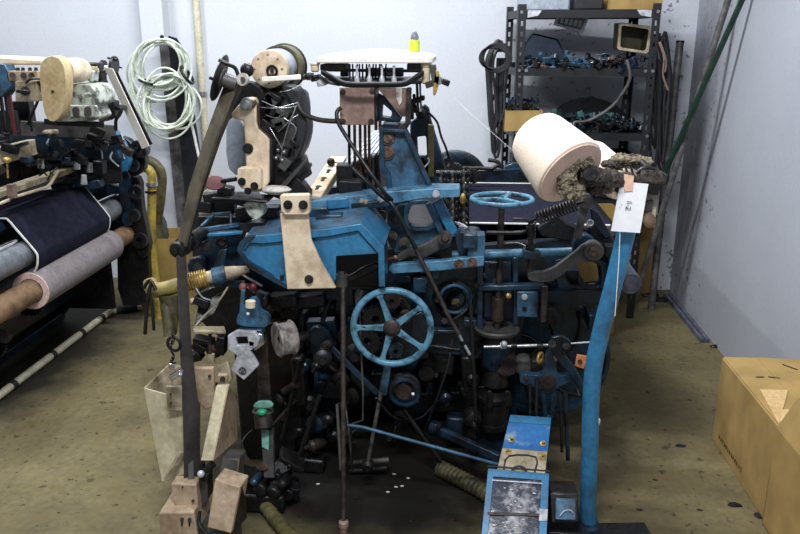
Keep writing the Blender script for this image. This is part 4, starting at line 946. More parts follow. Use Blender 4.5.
# cream plates
pt('bracket_plate', [(194, 368), (213, 368), (215, 406), (205, 410), (194, 398)], 2.28, .02, TAN); pt('bracket_plate', [(217, 375), (227, 375), (227.5, 383), (218, 383)], 2.26, .02, TAN)
cy('bolt', (222.5, 379, 2.26), (222.5, 379, 2.245), .009, DARK, n=6); cy('bolt', (209.5, 376, 2.28), (209.5, 376, 2.272), .005, DARK, n=8)
pt('bracket_plate', [(214, 372), (216, 367), (228, 362), (232, 380), (226, 386)], 2.34, .02, CREAM2)
# long slanting cream channel
f0 = [p(216, 386, 2.24), p(229, 385, 2.24), p(213.5, 461, 2.10), p(200.5, 461, 2.10)]
b = MB(); ex = V((.0, .012, 0)); ex2 = ex; _ = V((.02, .06, .0)); _ = 0
b.add([f0[0], f0[1], f0[2], f0[3], f0[0]+ex, f0[1]+ex, f0[2]+ex2, f0[3]+ex2], [(0, 1, 2, 3), (4, 7, 6, 5), (0, 4, 5, 1), (1, 5, 6, 2), (2, 6, 7, 3), (3, 7, 4, 0)])
sb = b.build('slanted_channel', HOP, ML, bev=.003)
MB().prism([p(229, 385, 2.24), p(237, 395, 2.42), p(237.5, 440, 2.34), p(213.5, 461, 2.10)], (-.006, .0, 0)).build('channel_web', TAN, sb, bev=.002)  # side face in a browner tan, its shade put into the colour
MB().cyl(p(206, 470, 2.11), p(213, 464, 2.11), .012).cyl(p(202, 462, 2.12), p(202, 480, 2.12), .01).build('hinge_pin', DARK, ML)
MB().ball(p(201, 474, 2.10), .012).build('ball_joint', SILV, ML)
br('brace', (182.5, 452, 2.16), (166, 480, 2.12), .012, .02, CREAM2)
br('strut', (190, 440, 2.2), (192, 484, 2.14), .02, .04, GRAYBOX)
# stacked cream boxes at the foot
b1 = pt('foot_box', [(171, 483.5), (196, 485), (199, 511.5), (174.5, 510)], 2.10, .05, TAN); MB().cyl(p(182.5, 487, 2.10), p(182.5, 487, 2.096), .003, n=8).build('screw', DARK, b1); MB().cyl(p(193, 501, 2.10), p(193, 501, 2.096), .005, n=8).build('screw', DARK, b1)
pt('foot_box_side', [(197, 482), (207, 476), (208, 500), (201, 511)], 2.13, .06, GRAYBOX, par=b1)
z0 = .0
b = MB(); q = [p(158.5, 513, 2.06), p(193.5, 512, 2.06), p(197, 540, 2.06)]; ql = V((q[0].x+.012, 2.06, 0)); 
b.prism([q[0], q[1], V((q[1].x+.012, 2.06, 0)), V((q[0].x, 2.06, 0))], (0, .14, 0)); b2_ = b.build('foot_box', TAN, ML, bev=.005)
for x in (182, 189.5):
    MB().cyl(p(x, 519.5, 2.06), p(x, 519.5, 2.055), .006, n=14).bar(p(x, 520, 2.057), p(x, 526, 2.057), .005, .004).build('keyhole', BLACK, b2_)
b3_ = MB().prism([p(215, 479, 2.08), p(240, 487, 2.06), p(231, 534, 2.02), p(207, 528, 2.04)], (.010, .07, 0)).build('tilted_box', TAN, ML, bev=.004)
MB().prism([p(240, 487, 2.065), p(243, 484, 2.12), p(245, 520, 2.10), p(232, 534, 2.03)], (.003, .01, 0)).build('perforated_side', RUST, b3_)
b4_ = MB().prism([p(222, 458, 2.16), p(238, 459, 2.16), p(236, 480, 2.14), p(219, 474, 2.14)], (.01, .06, 0)).build('grey_box', GRAYBOX, ML, bev=.003)
MB().prism([p(238, 459, 2.16), p(242, 462, 2.2), p(241, 486, 2.2), p(236, 480, 2.14)], (.002, .01, 0)).build('box_side', TAN, b4_)
MB().prism([(q[0].x+.03, 2.08, 0), (q[0].x+.22, 2.06, 0), (q[0].x+.22, 2.2, 0), (q[0].x+.03, 2.2, 0)], (0, 0, .10)).build('foot_block', GRAYBOX, ML, bev=.003)
tb('cable', [(200, 511, 2.08), (199, 524, 2.06), (206, 533, 2.04), (210, 540, 2.02)], .006, BLACK, 4)

# ---- blue clamp with silver latch
pt('blue_clamp', [(236, 318), (241, 310), (247, 301), (255, 301), (258, 314), (267, 318), (268, 326), (262, 328), (237, 326)], 2.36, .05, BLUE2, ch=1)
bx('clamp_base', (252, 330, 2.37), (.08, .05, .022), BLUED); cy('clamp_knob', (250.5, 307, 2.34), (250.5, 301, 2.34), .016, CREAM)
MB().ball(p(248, 314, 2.335), .006).build('screw_head', SILV, ML)
pt('blue_rod', [(241, 290), (245, 290), (243, 316), (239, 316)], 2.37, .012, BLUE2)
cy('clamp_stem', (256, 304, 2.42), (262, 292, 2.42), .014, DARK)
sl = pt('silver_latch', [(227.5, 336), (236, 331), (255, 332), (259.5, 339), (258, 346), (250, 351), (258.5, 366), (244, 380.5), (230.5, 370), (237, 356), (228, 349)], 2.32, .018, SILV, holes=[[(235.5, 337), (247, 336.5), (248.5, 345), (237, 345.5)]], bev=.003)
MB().ring(p(242.5, 371, 2.319), FN, .013, .003, .003).build('round_emblem', GRAYBOX, sl)
for dx in (-2, 0.2, 2.2): MB().bar(p(242.5+dx, 369.2, 2.318), p(242.5+dx*.4, 373, 2.318), .0022, .003).build('emblem_stroke', GRAYBOX, sl)
pt('latch_back', [(250, 333), (262, 334), (264, 345), (254, 352)], 2.34, .02, STEEL, par=sl)
# rusty connecting bar, teal clip, stem
pt('connecting_bar', [(256, 332), (266, 332), (271, 400), (270, 405), (258, 404)], 2.40, .02, RUST)
pt('teal_clip', [(253, 405.5), (258, 402), (269, 402), (273, 405.5), (272, 408), (254, 408)], 2.34, .015, TEAL, ch=1); MB().ball(p(262, 412, 2.34), .016, (1.2, 1, .8)).build('green_knob', GREEN, ML)
b = MB().cyl(p(263, 410, 2.37), p(264, 429, 2.34), .032, .03); b.build('socket', RUST, ML, bev=.003); MB().torus(p(263, 411, 2.37), (0, .1, 1), .032, .005).build('socket_rim', GRAYBOX, ML)
sp_ = MB().prism([p(261, 430, 2.36), p(273, 430, 2.36), p(274, 478, 2.30), p(264, 478, 2.30)], (0, .02, 0)).build('stem_plate', GRAYBOX, ML, bev=.002)
MB().prism([p(261.5, 430, 2.357), p(269, 430, 2.357), p(268.5, 450, 2.332), p(262, 447, 2.332)], (0, .003, 0)).build('teal_patch', TEAL, sp_)
bolts(sp_, [(265, 467, 2.31)], .008, .005, RUSTB)
tb('thin_cable', [(252, 430, 2.4), (243, 440, 2.36), (240, 456, 2.34)], .003, RUBBER, 4)
for i, (x, y, r_, m) in enumerate(((262, 488, .026, DARK), (275, 490, .028, BLACK), (284, 482, .018, BLACK), (256, 480, .014, BLUED))):
    q = p(x, y, 2.34); q.z = max(q.z, r_*.7); MB().lathe(q, (.2, 1, r9.uniform(-.3, .3)), [(r_*.4, -.03), (r_, -.02), (r_, .03), (r_*.6, .04)], 12).build('foot_casting', m, ML, bev=.004)
pt('foot_post', [(256, 470), (276, 470), (284, 512), (252, 514)], 2.40, .06, BLACK, ch=1)
MB().box(V((p(266, 512, 2.38).x, 2.40, .035)), (.16, .16, .07)).build('loom_foot', BLACK, ML, bev=.01)
for (x, y, a, w_, h_, m) in ((250, 476, .5, .07, .03, DARK), (280, 470, -.4, .08, .03, BLACK), (290, 488, .2, .06, .05, BLACK), (262, 498, -.2, .09, .04, BLACK), (246, 490, .8, .05, .02, DARK), (278, 502, .1, .05, .04, DARK), (292, 460, .7, .10, .02, DARK)):
    q = p(x, y, 2.40); q.z = max(q.z, .04); MB().box(q, (w_, .07, h_), (.2, a, .3)).cyl(q-V((0, .05, 0)), q+V((0, .05, 0)), h_*.45, n=14).build('foot_linkage', m, ML, bev=.004)
# white dirty spool
q = p(282, 339, 2.46); b = MB().lathe(q, (.85, .55, 0), [(.022, -.02), (.056, -.02), (.062, -.014), (.056, -.008), (.056, .030), (.062, .036), (.058, .042), (.02, .042)], 32)
b.build('thread_spool', DIRTYW, ML)
cy('spool_axle', (280, 339, 2.42), (292, 333, 2.6), .01, DARK)

# ============================================================ main loom, continued
def hand_wheel(name, c, axis, R, r, ns, ph, m, mh, hub=.03, hh=.03):
    w_ = MB().torus(c, axis, R, r, 56, 12, 1.0).build(name, m, ML)
    u, v_, a = basis(axis)
    for i in range(ns):
        an = ph+2*PI*i/ns; d = u*math.cos(an)+v_*math.sin(an); t = a.cross(d)
        pr = [(hub*.7, .013), (R*.55, .009), (R*.82, .008), (R*.97, .016)]
        pts = [c+d*x+t*y-a*.006 for x, y in pr]+[c+d*x-t*y-a*.006 for x, y in reversed(pr)]
        MB().prism(pts, a*.012).build('wheel_spoke', m, w_, bev=.003)
    MB().lathe(c, a, [(hub, -hh*.6), (hub, hh*.3), (hub*.75, hh*.5), (hub*.4, hh*.55), (hub*.4, hh)], 26).build('wheel_hub', mh, w_, bev=.001)
    return w_
hand_wheel('hand_wheel', p(392, 327.5, 2.45), (0, -1, .02), .131, .0115, 5, math.radians(90+20), BLUEW, RUST)
MB().cyl(p(392, 327.5, 2.47), p(392, 327.5, 2.85), .016).build('wheel_shaft', DARK, ML)
pt('wheel_bracket', [(384, 300), (402, 296), (412, 310), (410, 340), (404, 352), (392, 356), (388, 344)], 2.60, .04, DARK, holes=[[(394, 308), (400, 306), (403, 314), (396, 318)]], ch=1)
pt('wheel_bracket', [(394, 336), (418, 310), (430, 318), (424, 350), (414, 372), (398, 372)], 2.66, .03, BLUEK, ch=1)
for x, y, r_, m, Y in ((392, 300, .03, RUST, 2.56), (405, 316, .02, RUSTB, 2.55), (396, 350, .026, BLUE2, 2.58), (376, 318, .05, BLACK, 2.66), (420, 336, .045, BLUED, 2.7), (368, 340, .05, BLACK, 2.66)):
    MB().gear(p(x, y, Y), (0, 1, 0), r_, .03, 16, .3).build('small_gear', m, ML)
hand = p(502, 199, 2.75)
hand_wheel('hand_wheel', hand, (0, .0, 1), .108, .0085, 3, math.radians(160), BLUEW, BLUE2, .016, .012)
def vz(y, Y): return p(502, y, Y).z
def vc(name, y0, y1, r0, m, r1=None, par=None, dx=-.0, n=26):
    return MB().cyl((hand.x+dx, 2.75, vz(y0, 2.75)), (hand.x+dx, 2.75, vz(y1, 2.75)), r0, r1, n).build(name, m, par or ML, bev=.002)
vc('wheel_spindle', 205, 332, .0115, RUST); vc('spindle_collar', 297, 320, .024, RUST); vc('spindle_cap', 203, 208, .018, BLUE2)
MB().lathe((hand.x, 2.75, vz(330, 2.75)), (0, 0, 1), [(.05, -.012), (.078, -.008), (.084, 0), (.084, .008), (.076, .012), (.066, .010), (.064, .004), (.03, .006)], 36).build('spindle_plate', GRAYBOX, ML)
vc('gear_drum', 334, 342, .06, BLACK); vc('gear_drum', 342, 366, .062, BLUEK, .05); vc('gear_drum', 366, 384, .04, BLACK, .05)
MB().lathe((hand.x-.004, 2.75, vz(418, 2.75)), (0, 0, 1), [(.06, -.035), (.066, -.03), (.066, -.01), (.060, -.008), (.058, .08), (.066, .085), (.066, .10), (.04, .12)], 30).build('worm_housing', BLACK, ML)
for x in (486, 504): pt('housing_window', [(x, 391), (x+7, 391), (x+7.5, 409), (x+1, 409)], 2.668, .01, DARK, ch=1)
MB().box((hand.x, 2.78, vz(440, 2.75)), (.13, .10, .16)).build('gear_pedestal', BLUEK, ML, bev=.008)
# horizontal control rod in front of it
rd = tb('control_rod', [(484, 347, 2.62), (548, 345, 2.62)], .0065, STEEL)
for x in (503, 514, 540): MB().cyl(p(x-3, 346, 2.62), p(x+3, 345.8, 2.62), .012, n=12).build('rod_coupling', SILV if x == 503 else DARK, rd, bev=.001)
MB().ball(p(504, 344, 2.61), .012).build('rod_joint', SILV, rd)
# blue round bar and dark lever at the right
tb('round_bar', [(452, 255, 2.70), (500, 253.5, 2.70), (560, 252, 2.70), (576, 250, 2.69), (586, 243, 2.68)], .0155, SCUFF, 3, n=16)
pt('bar_socket', [(574, 238), (586, 234), (596, 240), (596, 256), (582, 260), (572, 256)], 2.66, .05, BLUED, ch=1)
lv = pt('pivot_lever', [(528, 272), (549, 271.5), (574, 253), (585, 243.5), (597, 242.5), (604, 250), (600, 260), (590, 261), (576, 264), (556, 280), (546, 283), (528, 281)], 2.60, .022, GRAYBOX, ch=1, bev=.004)
MB().lathe(p(594, 252, 2.585), (0, 1, 0), [(.030, 0), (.034, .005), (.034, .04)], 26).build('lever_boss', GRAYBOX, lv)
bolts(lv, [(594, 252, 2.585)], .013, .007, RUSTB, n=16)
bx('bar_block', (612, 250, 2.64), (.05, .04, .04), BLACK)
pt('end_casting', [(588, 226), (602, 221), (614, 238), (622, 262), (621, 282), (610, 292), (608, 262), (599, 243), (588, 238)], 2.74, .05, BLUEK, ch=1, bev=.008)
pt('end_casting', [(556, 214), (570, 226), (588, 228), (586, 242), (560, 240), (540, 236), (538, 228)], 2.80, .05, BLACK, ch=1)
MB().plate([(552, 262), (562, 258), (606, 258), (610, 290), (598, 297), (560, 296)], 2.79, .03, [[(564, 264), (600, 261), (602, 283), (597, 288.5), (572, 287.5), (565, 278)]], 1).build('window_frame', BLUEK, ML, bev=.006)
pt('lower_rail', [(520, 292), (610, 292), (610, 303), (522, 304)], 2.76, .05, BLUEK)
# vertical post with small coil and hooks
cy('upright_pin', (531, 221, 2.62), (530, 276, 2.62), .0095, RUST, n=14)
MB().spring(p(532, 222, 2.62), p(531.5, 240, 2.62), .013, .003, 5).build('small_spring', DARK, ML)
bx('pin_clamp', (531, 254, 2.62), (.06, .05, .03), BLUED, (0, .2, 0)); cy('pin_collar', (531, 243, 2.62), (531, 248, 2.62), .018, DARK)
tb('hook_rod', [(513, 219, 2.62), (526, 219.5, 2.62), (530, 224, 2.62)], .005, RUST, 3); tb('hook_rod', [(486, 232.5, 2.64), (522, 232.5, 2.64), (528, 227, 2.63)], .007, DARK, 3); tb('thin_wire', [(506, 243, 2.7), (518, 243, 2.68), (528, 247, 2.65)], .002, SILV, 3)
MB().spring(p(537, 218.5, 2.56), p(577, 204, 2.52), .0195, .0032, 13, 14, 7).build('tension_spring', RUST, ML)
tb('spring_hook', [(530, 222, 2.58), (537, 218.5, 2.56)], .004, DARK); tb('spring_hook', [(577, 204, 2.52), (585, 201, 2.50)], .005, DARK)
pt('upright_lever', [(579, 194), (591, 194), (591, 206), (584, 226), (582, 240), (574, 238), (578, 220)], 2.60, .02, GRAYBOX)
MB().cyl(p(586, 203, 2.60), p(586, 203, 2.57), .02).build('lever_boss', RUST, ML, bev=.002)
pt('brace_arm', [(590, 208), (598, 212), (612, 236), (606, 240), (592, 222)], 2.64, .02, BLUEK); MB().torus(p(590, 223, 2.59), FN, .010, .003).build('ring_eye', STEEL, ML)
# blue uprights and panels below the bar
pt('upright', [(477, 258), (483, 258), (483, 334), (477, 334)], 2.74, .05, BLUED); pt('upright', [(513, 258), (518, 258), (518, 326), (513, 326)], 2.76, .05, BLUED)
pt('blue_panel', [(484, 262), (512, 262), (512, 284), (484, 284)], 2.79, .02, BLUED); pt('cross_rail', [(478, 286), (545, 285), (545, 290), (478, 291.5)], 2.73, .04, BLUED)
pt('blue_plate', [(517, 292), (538, 292), (538, 318), (517, 317)], 2.72, .02, BLUE2); bolts(ML, [(524.5, 297, 2.72)], .008, .006, SILV); bolts(ML, [(524.5, 309, 2.72)], .006, .004, DARK)
MB().ball(p(508.5, 296, 2.68), .011).build('brass_knob', GOLD, ML)
pt('blue_panel', [(484, 292), (496, 292), (496, 318), (484, 318)], 2.79, .02, BLUEK)
MB().torus(p(454.5, 299, 2.79), FN, .054, .007, 40, 10).build('inspection_ring', BLUE2, ML); MB().torus(p(454.5, 299, 2.81), FN, .040, .004).build('inspection_ring', DARK, ML)
MB().ball(p(456, 303, 2.9), .02, (1, 1, .8), 10, .4).build('brass_knob', YELD, ML)
br('upright_bar', (545, 286, 2.7), (543, 322, 2.68), .02, .03, RUST, up=FN)
# warp beam flange
wc = p(546, 357, 2.98)
b = MB().lathe(wc, (0, 1, 0), [(.05, -.02), (.05, .0), (.235, .0), (.24, -.014), (.256, -.014), (.258, 0), (.258, .02), (.05, .02)], 60); wf = b.build('warp_beam_flange', BLUED, ML)
for i in range(7):
    a0_ = 2*PI*i/7+.3; MB().tube([wc+V((math.cos(a0_+.75*(t**1.3))*(.06+.17*t), -.004, math.sin(a0_+.75*(t**1.3))*(.06+.17*t))) for t in [k/8 for k in range(9)]], .008, 8).build('flange_rib', BLACK, wf)
MB().cyl(wc-V((0, .05, 0)), wc+V((0, .95, 0)), .07).build('warp_beam', BLACK, wf)
MB().lathe(wc+V((0, .03, 0)), (0, 1, 0), [(.07, 0), (.19, .0), (.19, .85), (.07, .85)], 48).build('warp_yarn', DENIM, wf)
# levers in front of the flange
kl = pt('rocker', [(546, 354), (551, 350), (556, 354), (557, 376), (566, 376), (574, 372), (576, 380), (560, 386), (552, 392), (540, 388), (520, 384), (520, 374), (538, 376), (544, 372)], 2.60, .03, BLUED, ch=1)
bolts(kl, [(547.5, 382, 2.60)], .020, .008, RUST, n=20); bolts(kl, [(526, 377.5, 2.60)], .006, .006, RUST)
pt('rocker_foot', [(541, 388), (554, 388), (556, 400), (552, 426), (545, 426), (542, 404)], 2.61, .02, BLUED, holes=[[(546, 394), (551, 394), (550, 416), (547, 416)]])
pt('hooked_arm', [(549, 338), (562, 335), (571, 341), (571, 350), (563, 354), (574, 366), (582, 380), (586, 396), (582, 397), (574, 380), (560, 364), (550, 350)], 2.56, .02, BLUEK, ch=1)
MB().cyl(p(566, 346, 2.56), p(566, 346, 2.54), .012).build('rod_joint', DARK, ML); MB().cyl(p(552, 344, 2.58), p(552, 344, 2.53), .014).build('rod_joint', DARK, ML)
tb('thin_rod', [(571, 343.5, 2.56), (592, 342, 2.56)], .003, SILV)
MB().torus(p(540, 358, 2.62), (1, -.6, 0), .018, .006).build('brass_ring', GOLD, ML); MB().torus(p(556, 357, 2.60), (1, -.4, 0), .012, .005).build('brass_ring', GOLD, ML)
og = pt('orange_plate', [(577, 355), (587, 356.5), (584, 369), (575, 366)], 2.55, .008, ORANGE, bev=.001); MB().cyl(p(580, 361.5, 2.55), p(580, 361.5, 2.545), .008).build('screw', RUST, og)
for x0_, x1_, y0_, y1_, m, r_ in ((530, 530, 384, 424, DARK, .006), (560, 562, 392, 452, BLACK, .006), (565, 568, 392, 460, BLUEK, .008), (537, 536, 378, 420, BLACK, .006), (577, 579, 386, 396, RUST, .006)):
    tb('linkage_rod', [(x0_, y0_, 2.58), (x1_, y1_, 2.55)], r_, m)
for x, y, r_, Y, m in ((536, 368, .05, 2.72, BLACK), (524, 366, .04, 2.72, GRAYBOX)):
    MB().lathe(p(x, y, Y), (0, 1, 0), [(r_*.4, -.03), (r_*.8, -.02), (r_, 0), (r_, .03)], 20).build('bearing_cap', m, ML)
# lower centre: bracket, diagonal bars, rods, pulley
pt('inner_bracket', [(306, 322), (334, 321), (338, 333), (336, 350), (344, 356), (344, 400), (314, 398), (313, 356), (306, 348)], 2.74, .05, BLUED, holes=[[(318, 360), (338, 360), (338, 382), (318, 382)]], ch=0)
pt('inner_panel', [(317, 358), (339, 358), (339, 384), (317, 384)], 2.775, .01, BLUE); MB().cyl(p(328, 362, 2.77), p(328, 362, 2.74), .012).build('screw', DARK, ML)
pt('rocker_arm', [(306, 333), (314, 326), (326, 330), (334, 344), (330, 352), (318, 350), (310, 344)], 2.70, .03, BLUED, ch=1); MB().lathe(p(328, 345, 2.70), (0, -1, 0), [(.024, 0), (.024, .02), (.014, .03), (.014, .05)], 18).build('pivot_boss', RUST, ML)
br('diagonal_bar', (332, 348, 2.66), (378, 394, 2.62), .022, .014, BLUED, up=FN); br('diagonal_bar', (349, 372, 2.70), (370, 392, 2.70), .03, .014, BLUEK, up=FN)
pt('link_plate', [(384, 366), (391, 366), (387, 396), (378, 396)], 2.56, .015, BLUE2); tb('linkage_rod', [(381, 392, 2.56), (368, 462, 2.50)], .0075, GRAYBOX)
MB().lathe(p(367.5, 466, 2.50), (0, -1, 0), [(.022, -.02), (.022, .01), (.014, .02)], 18).build('rod_joint', DARK, ML)
MB().cyl(p(350, 463, 2.6), p(389, 460, 2.6), .011).build('cross_tube', GRAYBOX, ML); MB().cyl(p(350, 471, 2.6), p(387, 468, 2.6), .011).build('cross_tube', DARK, ML)
tb('thin_rod', [(359.5, 310, 2.5), (361, 345, 2.49), (363, 392, 2.48), (363, 420, 2.47), (352, 424, 2.47)], .0035, GRAYBOX)
cy('frame_rod', (337, 404, 2.60), (341, 470, 2.5), .006, GRAYBOX); tb('frame_rod', [(337, 404, 2.6), (345, 403, 2.6), (350, 440, 2.5), (352, 470, 2.48)], .006, DARK)
pl = MB().lathe(p(405, 389, 2.58), (0, -1, 0), [(.02, -.03), (.048, -.028), (.057, -.02), (.057, -.008), (.050, 0), (.050, .012), (.057, .018), (.057, .026), (.044, .03), (.042, .012), (.01, .012)], 36).build('belt_pulley', BLUED, ML)
MB().lathe(p(404, 392, 2.545), (0, -1, 0), [(.030, -.01), (.030, .004), (.026, .008)], 28).build('pulley_cap', RUST, pl); MB().ball(p(413, 394, 2.53), .006).build('white_plug', WHITE, pl)
tb('linkage_rod', [(416, 250, 2.58), (434, 285, 2.56), (446, 312, 2.54), (459, 335, 2.52)], .008, RUST); tb('linkage_rod', [(459, 335, 2.52), (470, 355, 2.5)], .006, STEEL)
for x, y in ((462, 341), (466, 349), (470, 355)): MB().hexa(p(x, y, 2.51), p(x+3, y+6, 2.51)-p(x, y, 2.51), .010, .015).build('nut', DARK, ML)
tb('linkage_rod', [(352, 168, 2.58), (382, 196, 2.56), (394, 207, 2.54), (416, 249, 2.54)], .008, BLACK, 3)
tb('hanging_cable', [(452, 340, 2.62), (448, 365, 2.6), (438, 395, 2.62), (425, 430, 2.7)], .004, RUBBER, 4); tb('hanging_cable', [(376, 398, 2.5), (395, 418, 2.6), (420, 418, 2.7), (438, 400, 2.7)], .004, RUBBER, 4)
tb('tie_rod', [(347, 425, 2.45), (362, 427, 2.45), (500, 465, 2.42)], .006, BLUE2); br('tie_bar', (438, 430, 2.62), (500, 458, 2.48), .022, .03, BLUED)
MB().lathe(p(437, 429, 2.62), (.8, -.5, 0), [(.03, -.02), (.03, .01), (.015, .02)], 16).build('rod_joint', BLUEK, ML)
for (x, y, w_, h_, Y, m) in ((455, 425, .07, .09, 2.8, BLUED), (300, 420, .10, .2, 2.72, BLACK), (440, 360, .12, .10, 2.86, BLACK), (470, 380, .06, .22, 2.8, BLACK), (420, 400, .12, .1, 2.9, BLUEK), (310, 470, .12, .06, 2.62, BLACK), (300, 380, .05, .2, 2.66, DARK), (284, 300, .10, .05, 2.56, DARK), (312, 300, .10, .05, 2.60, BLACK), (262, 300, .05, .05, 2.52, BLACK)):
    q = p(x, y, Y); q.z = max(q.z, h_/2); MB().box(q, (w_, .06, h_), (0, r9.uniform(-.15, .15), 0)).build('inner_casting', m, ML, bev=.01)
r10 = random.Random(14)
for i in range(26):
    x = r10.uniform(285, 500); y = r10.uniform(345, 452); Y = r10.uniform(2.66, 2.80); s = r10.uniform(.018, .045)
    q = p(x, y, Y); q.z = max(q.z, s)
    MB().lathe(q, (r10.uniform(-.5, .5), -1, r10.uniform(-.3, .3)), [(s*.5, -.05), (s, -.03), (s, .02), (s*.6, .03), (s*.35, .03), (s*.35, .06)], 16).build('greasy_boss', r10.choice([BLACK, BLACK, BLUEK, DARK, BLUED]), ML)
for i in range(12):
    x = r10.uniform(262, 340); y = r10.uniform(290, 450); Y = r10.uniform(2.5, 2.75); s = r10.uniform(.018, .04)
    q = p(x, y, Y); q.z = max(q.z, s)
    MB().lathe(q, (r10.uniform(-.8, .8), -1, r10.uniform(-.3, .3)), [(s*.5, -.05), (s, -.03), (s, .02), (s*.6, .03), (s*.35, .03), (s*.35, .05)], 16).build('greasy_boss', r10.choice([BLACK, BLACK, DARK, RUST]), ML)
for (x0_, y0_, x1_, y1_, m, r_) in ((282, 440, 300, 360, DARK, .008), (296, 400, 268, 430, RUST, .006), (320, 395, 300, 455, BLACK, .01), (425, 345, 460, 350, DARK, .008), (404, 410, 440, 460, BLACK, .009), (470, 300, 476, 420, BLACK, .007), (268, 300, 300, 296, DARK, .01), (330, 300, 322, 322, DARK, .009), (302, 318, 302, 348, DARK, .008), (284, 392, 296, 384, RUST, .015)):
    tb('linkage_rod', [(x0_, y0_, 2.62), (x1_, y1_, 2.60)], r_, m)
# white bits of lint on the dark works
for i in range(5):
    x, y = [(288, 445), (312, 487), (392, 484), (336, 492), (300, 466)][i]
    q = p(x, y, 2.55); q.z = max(q.z, .005)
# foot of long rod
q = p(343.5, 520, 2.16); MB().lathe((q.x, 2.16, 0), (0, 0, 1), [(.05, 0), (.047, .006), (.02, .04), (.012, .045), (.012, .075), (.016, .078), (.016, .095), (.008, .1)], 20).build('rod_foot', BROWNP, ML)

# ---- warp sheet
zw = .87
xa_ = p(466, 223, g(466, 223, zw).y).x; ya_ = g(466, 223, zw).y
ws = MB().box(((xa_+.62)/2, (ya_+4.02)/2, zw-.003), (.62-xa_, 4.02-ya_, .006)).build('warp_sheet', DENIM, ML)
for y_ in (ya_, 4.02): MB().box(((xa_+.62)/2, y_, zw+.001), (.62-xa_, .008, .005)).build('white_selvedge', SELV, ws)
MB().cyl((.62, 2.95, zw-.05), (.62, 4.05, zw-.05), .05, n=24).build('back_roller', BLACK, ML)
# droppers
for i in range(8):
    b = MB(); x = 441+i*3.8; y0_ = 173+r10.uniform(-2, 2); y1_ = 221+r10.uniform(-4, 6); k_ = 8
    for j in range(k_): b.ball(p(x+r10.uniform(-.6, .6), y0_+(y1_-y0_)*j/(k_-1), 2.92), .012, (.6, .5, 1.15), 8)
    b.tube([p(x, y0_, 2.92), p(x+1, y1_, 2.92)], .004, 6).build('dropper_chain', GRAYBOX if i % 3 == 0 else DARK, ML)
MB().ball(p(463, 199, 2.88), .016, (.7, .5, 1.4)).build('tan_leaf', GOLD, ML)
tb('dropper_rail', [(436, 173, 2.94), (470, 174, 2.94)], .012, BLACK)
for k_ in range(5): tb('bent_wire', [(455+k_*2, 222+k_*2, 2.74), (464, 225+k_*1.5, 2.73), (470, 230, 2.72), (476, 228+k_*2, 2.72)], .003, SILV, 3)
# far side: dark wheel, rod with hooks, far rail
MB().lathe(p(455, 184, 4.06), FN, [(.03, 0), (.13, .005), (.16, .005), (.175, 0), (.175, -.04), (.03, -.04)], 44).build('far_wheel', BLUEK, ML)
tb('far_rod', [(462, 168, 3.9), (480, 168, 3.9), (492, 169, 3.9), (500, 164, 3.9)], .010, DARK); tb('far_rod', [(488, 160, 3.9), (498, 162, 3.9), (500, 168, 3.9)], .010, DARK, 3)
pt('far_rail', [(440, 171), (520, 169), (530, 184), (530, 190), (440, 192)], 4.03, .03, BLUEK); pt('far_bracket', [(505, 162), (540, 166), (545, 186), (503, 182)], 4.05, .05, BLUED, ch=1)
for x, y in ((447, 164), (456, 170), (466, 174), (474, 176), (452, 178)): MB().gear(p(x, y, 3.8), (r10.uniform(-.5, .5), 1, 0), .035, .03, 14, .3).build('small_gear', DARK, ML)
tb('green_cord', [(444, 154, 3.9), (449, 161, 3.85), (458, 164, 3.85)], .006, GREENP, 3)

# ---- tower brackets
tw = pt('tower_bracket', [(379, 128), (407, 130), (433, 190), (389, 191), (387, 175), (380, 168)], 2.70, .008, BLUE2, bev=.002)
rim = [(379, 128), (407, 130), (434, 191), (430, 191), (404, 133), (383, 132), (384, 166), (390, 174), (392, 191), (387, 191), (385.5, 176), (379, 169)]
pt('bracket_rim', rim, 2.675, .04, BLUED, par=tw, bev=.002)
pt('bracket_side', [(379, 128), (383, 124), (408, 126), (407, 130)], 2.72, .14, BLUED, par=tw)
for y in (138, 153): bolts(tw, [(387.7, y, 2.70)], .017, .006, RUSTB, n=18)
MB().box(p(392, 124, 2.76), (.055, .07, .025), (0, -.05, 0)).build('dusty_block', PLAST, ML, bev=.006)
for x in (400, 404): bx('spring_clip', (x, 128, 2.72), (.02, .03, .03), RUST, (0, .5, 0))
fr_ = pt('rear_tower', [(416, 118), (420, 108), (424, 104), (429, 108), (431, 120), (450, 182), (450, 194), (430, 194), (410, 140), (410, 122)], 3.05, .04, BLUED, holes=[[(417, 137), (426, 136), (427, 156), (418, 156)]], bev=.006)
MB().lathe(p(421, 113, 3.05), FN, [(.02, 0), (.02, .03), (.01, .04)], 18).build('tower_boss', DARK, fr_)
pt('cream_strip', [(428, 124), (434, 125), (434, 178), (428, 177)], 3.0, .01, YELD); tb('white_wire', [(424, 168, 2.98), (429, 162, 2.98), (428, 158, 2.98)], .003, SILV, 3)
tb('black_cable', [(428, 112, 3.0), (437, 122, 3.0), (441, 136, 3.0), (446, 148, 3.0), (449, 158, 3.05)], .0045, BLACK, 4)
for x, y0_, y1_, r_, m in ((417, 84, 112, .005, DARK), (420, 84, 108, .004, STEEL), (414, 95, 112, .006, BLACK), (411, 100, 118, .008, RUST)): tb('linkage_rod', [(x, y0_, 2.84), (x+1, y1_, 2.9)], r_, m)
for x, y in ((413, 102), (418, 100), (422, 98), (415, 108)): bx('pin_block', (x, y, 2.82), (.02, .03, .018), DARK)
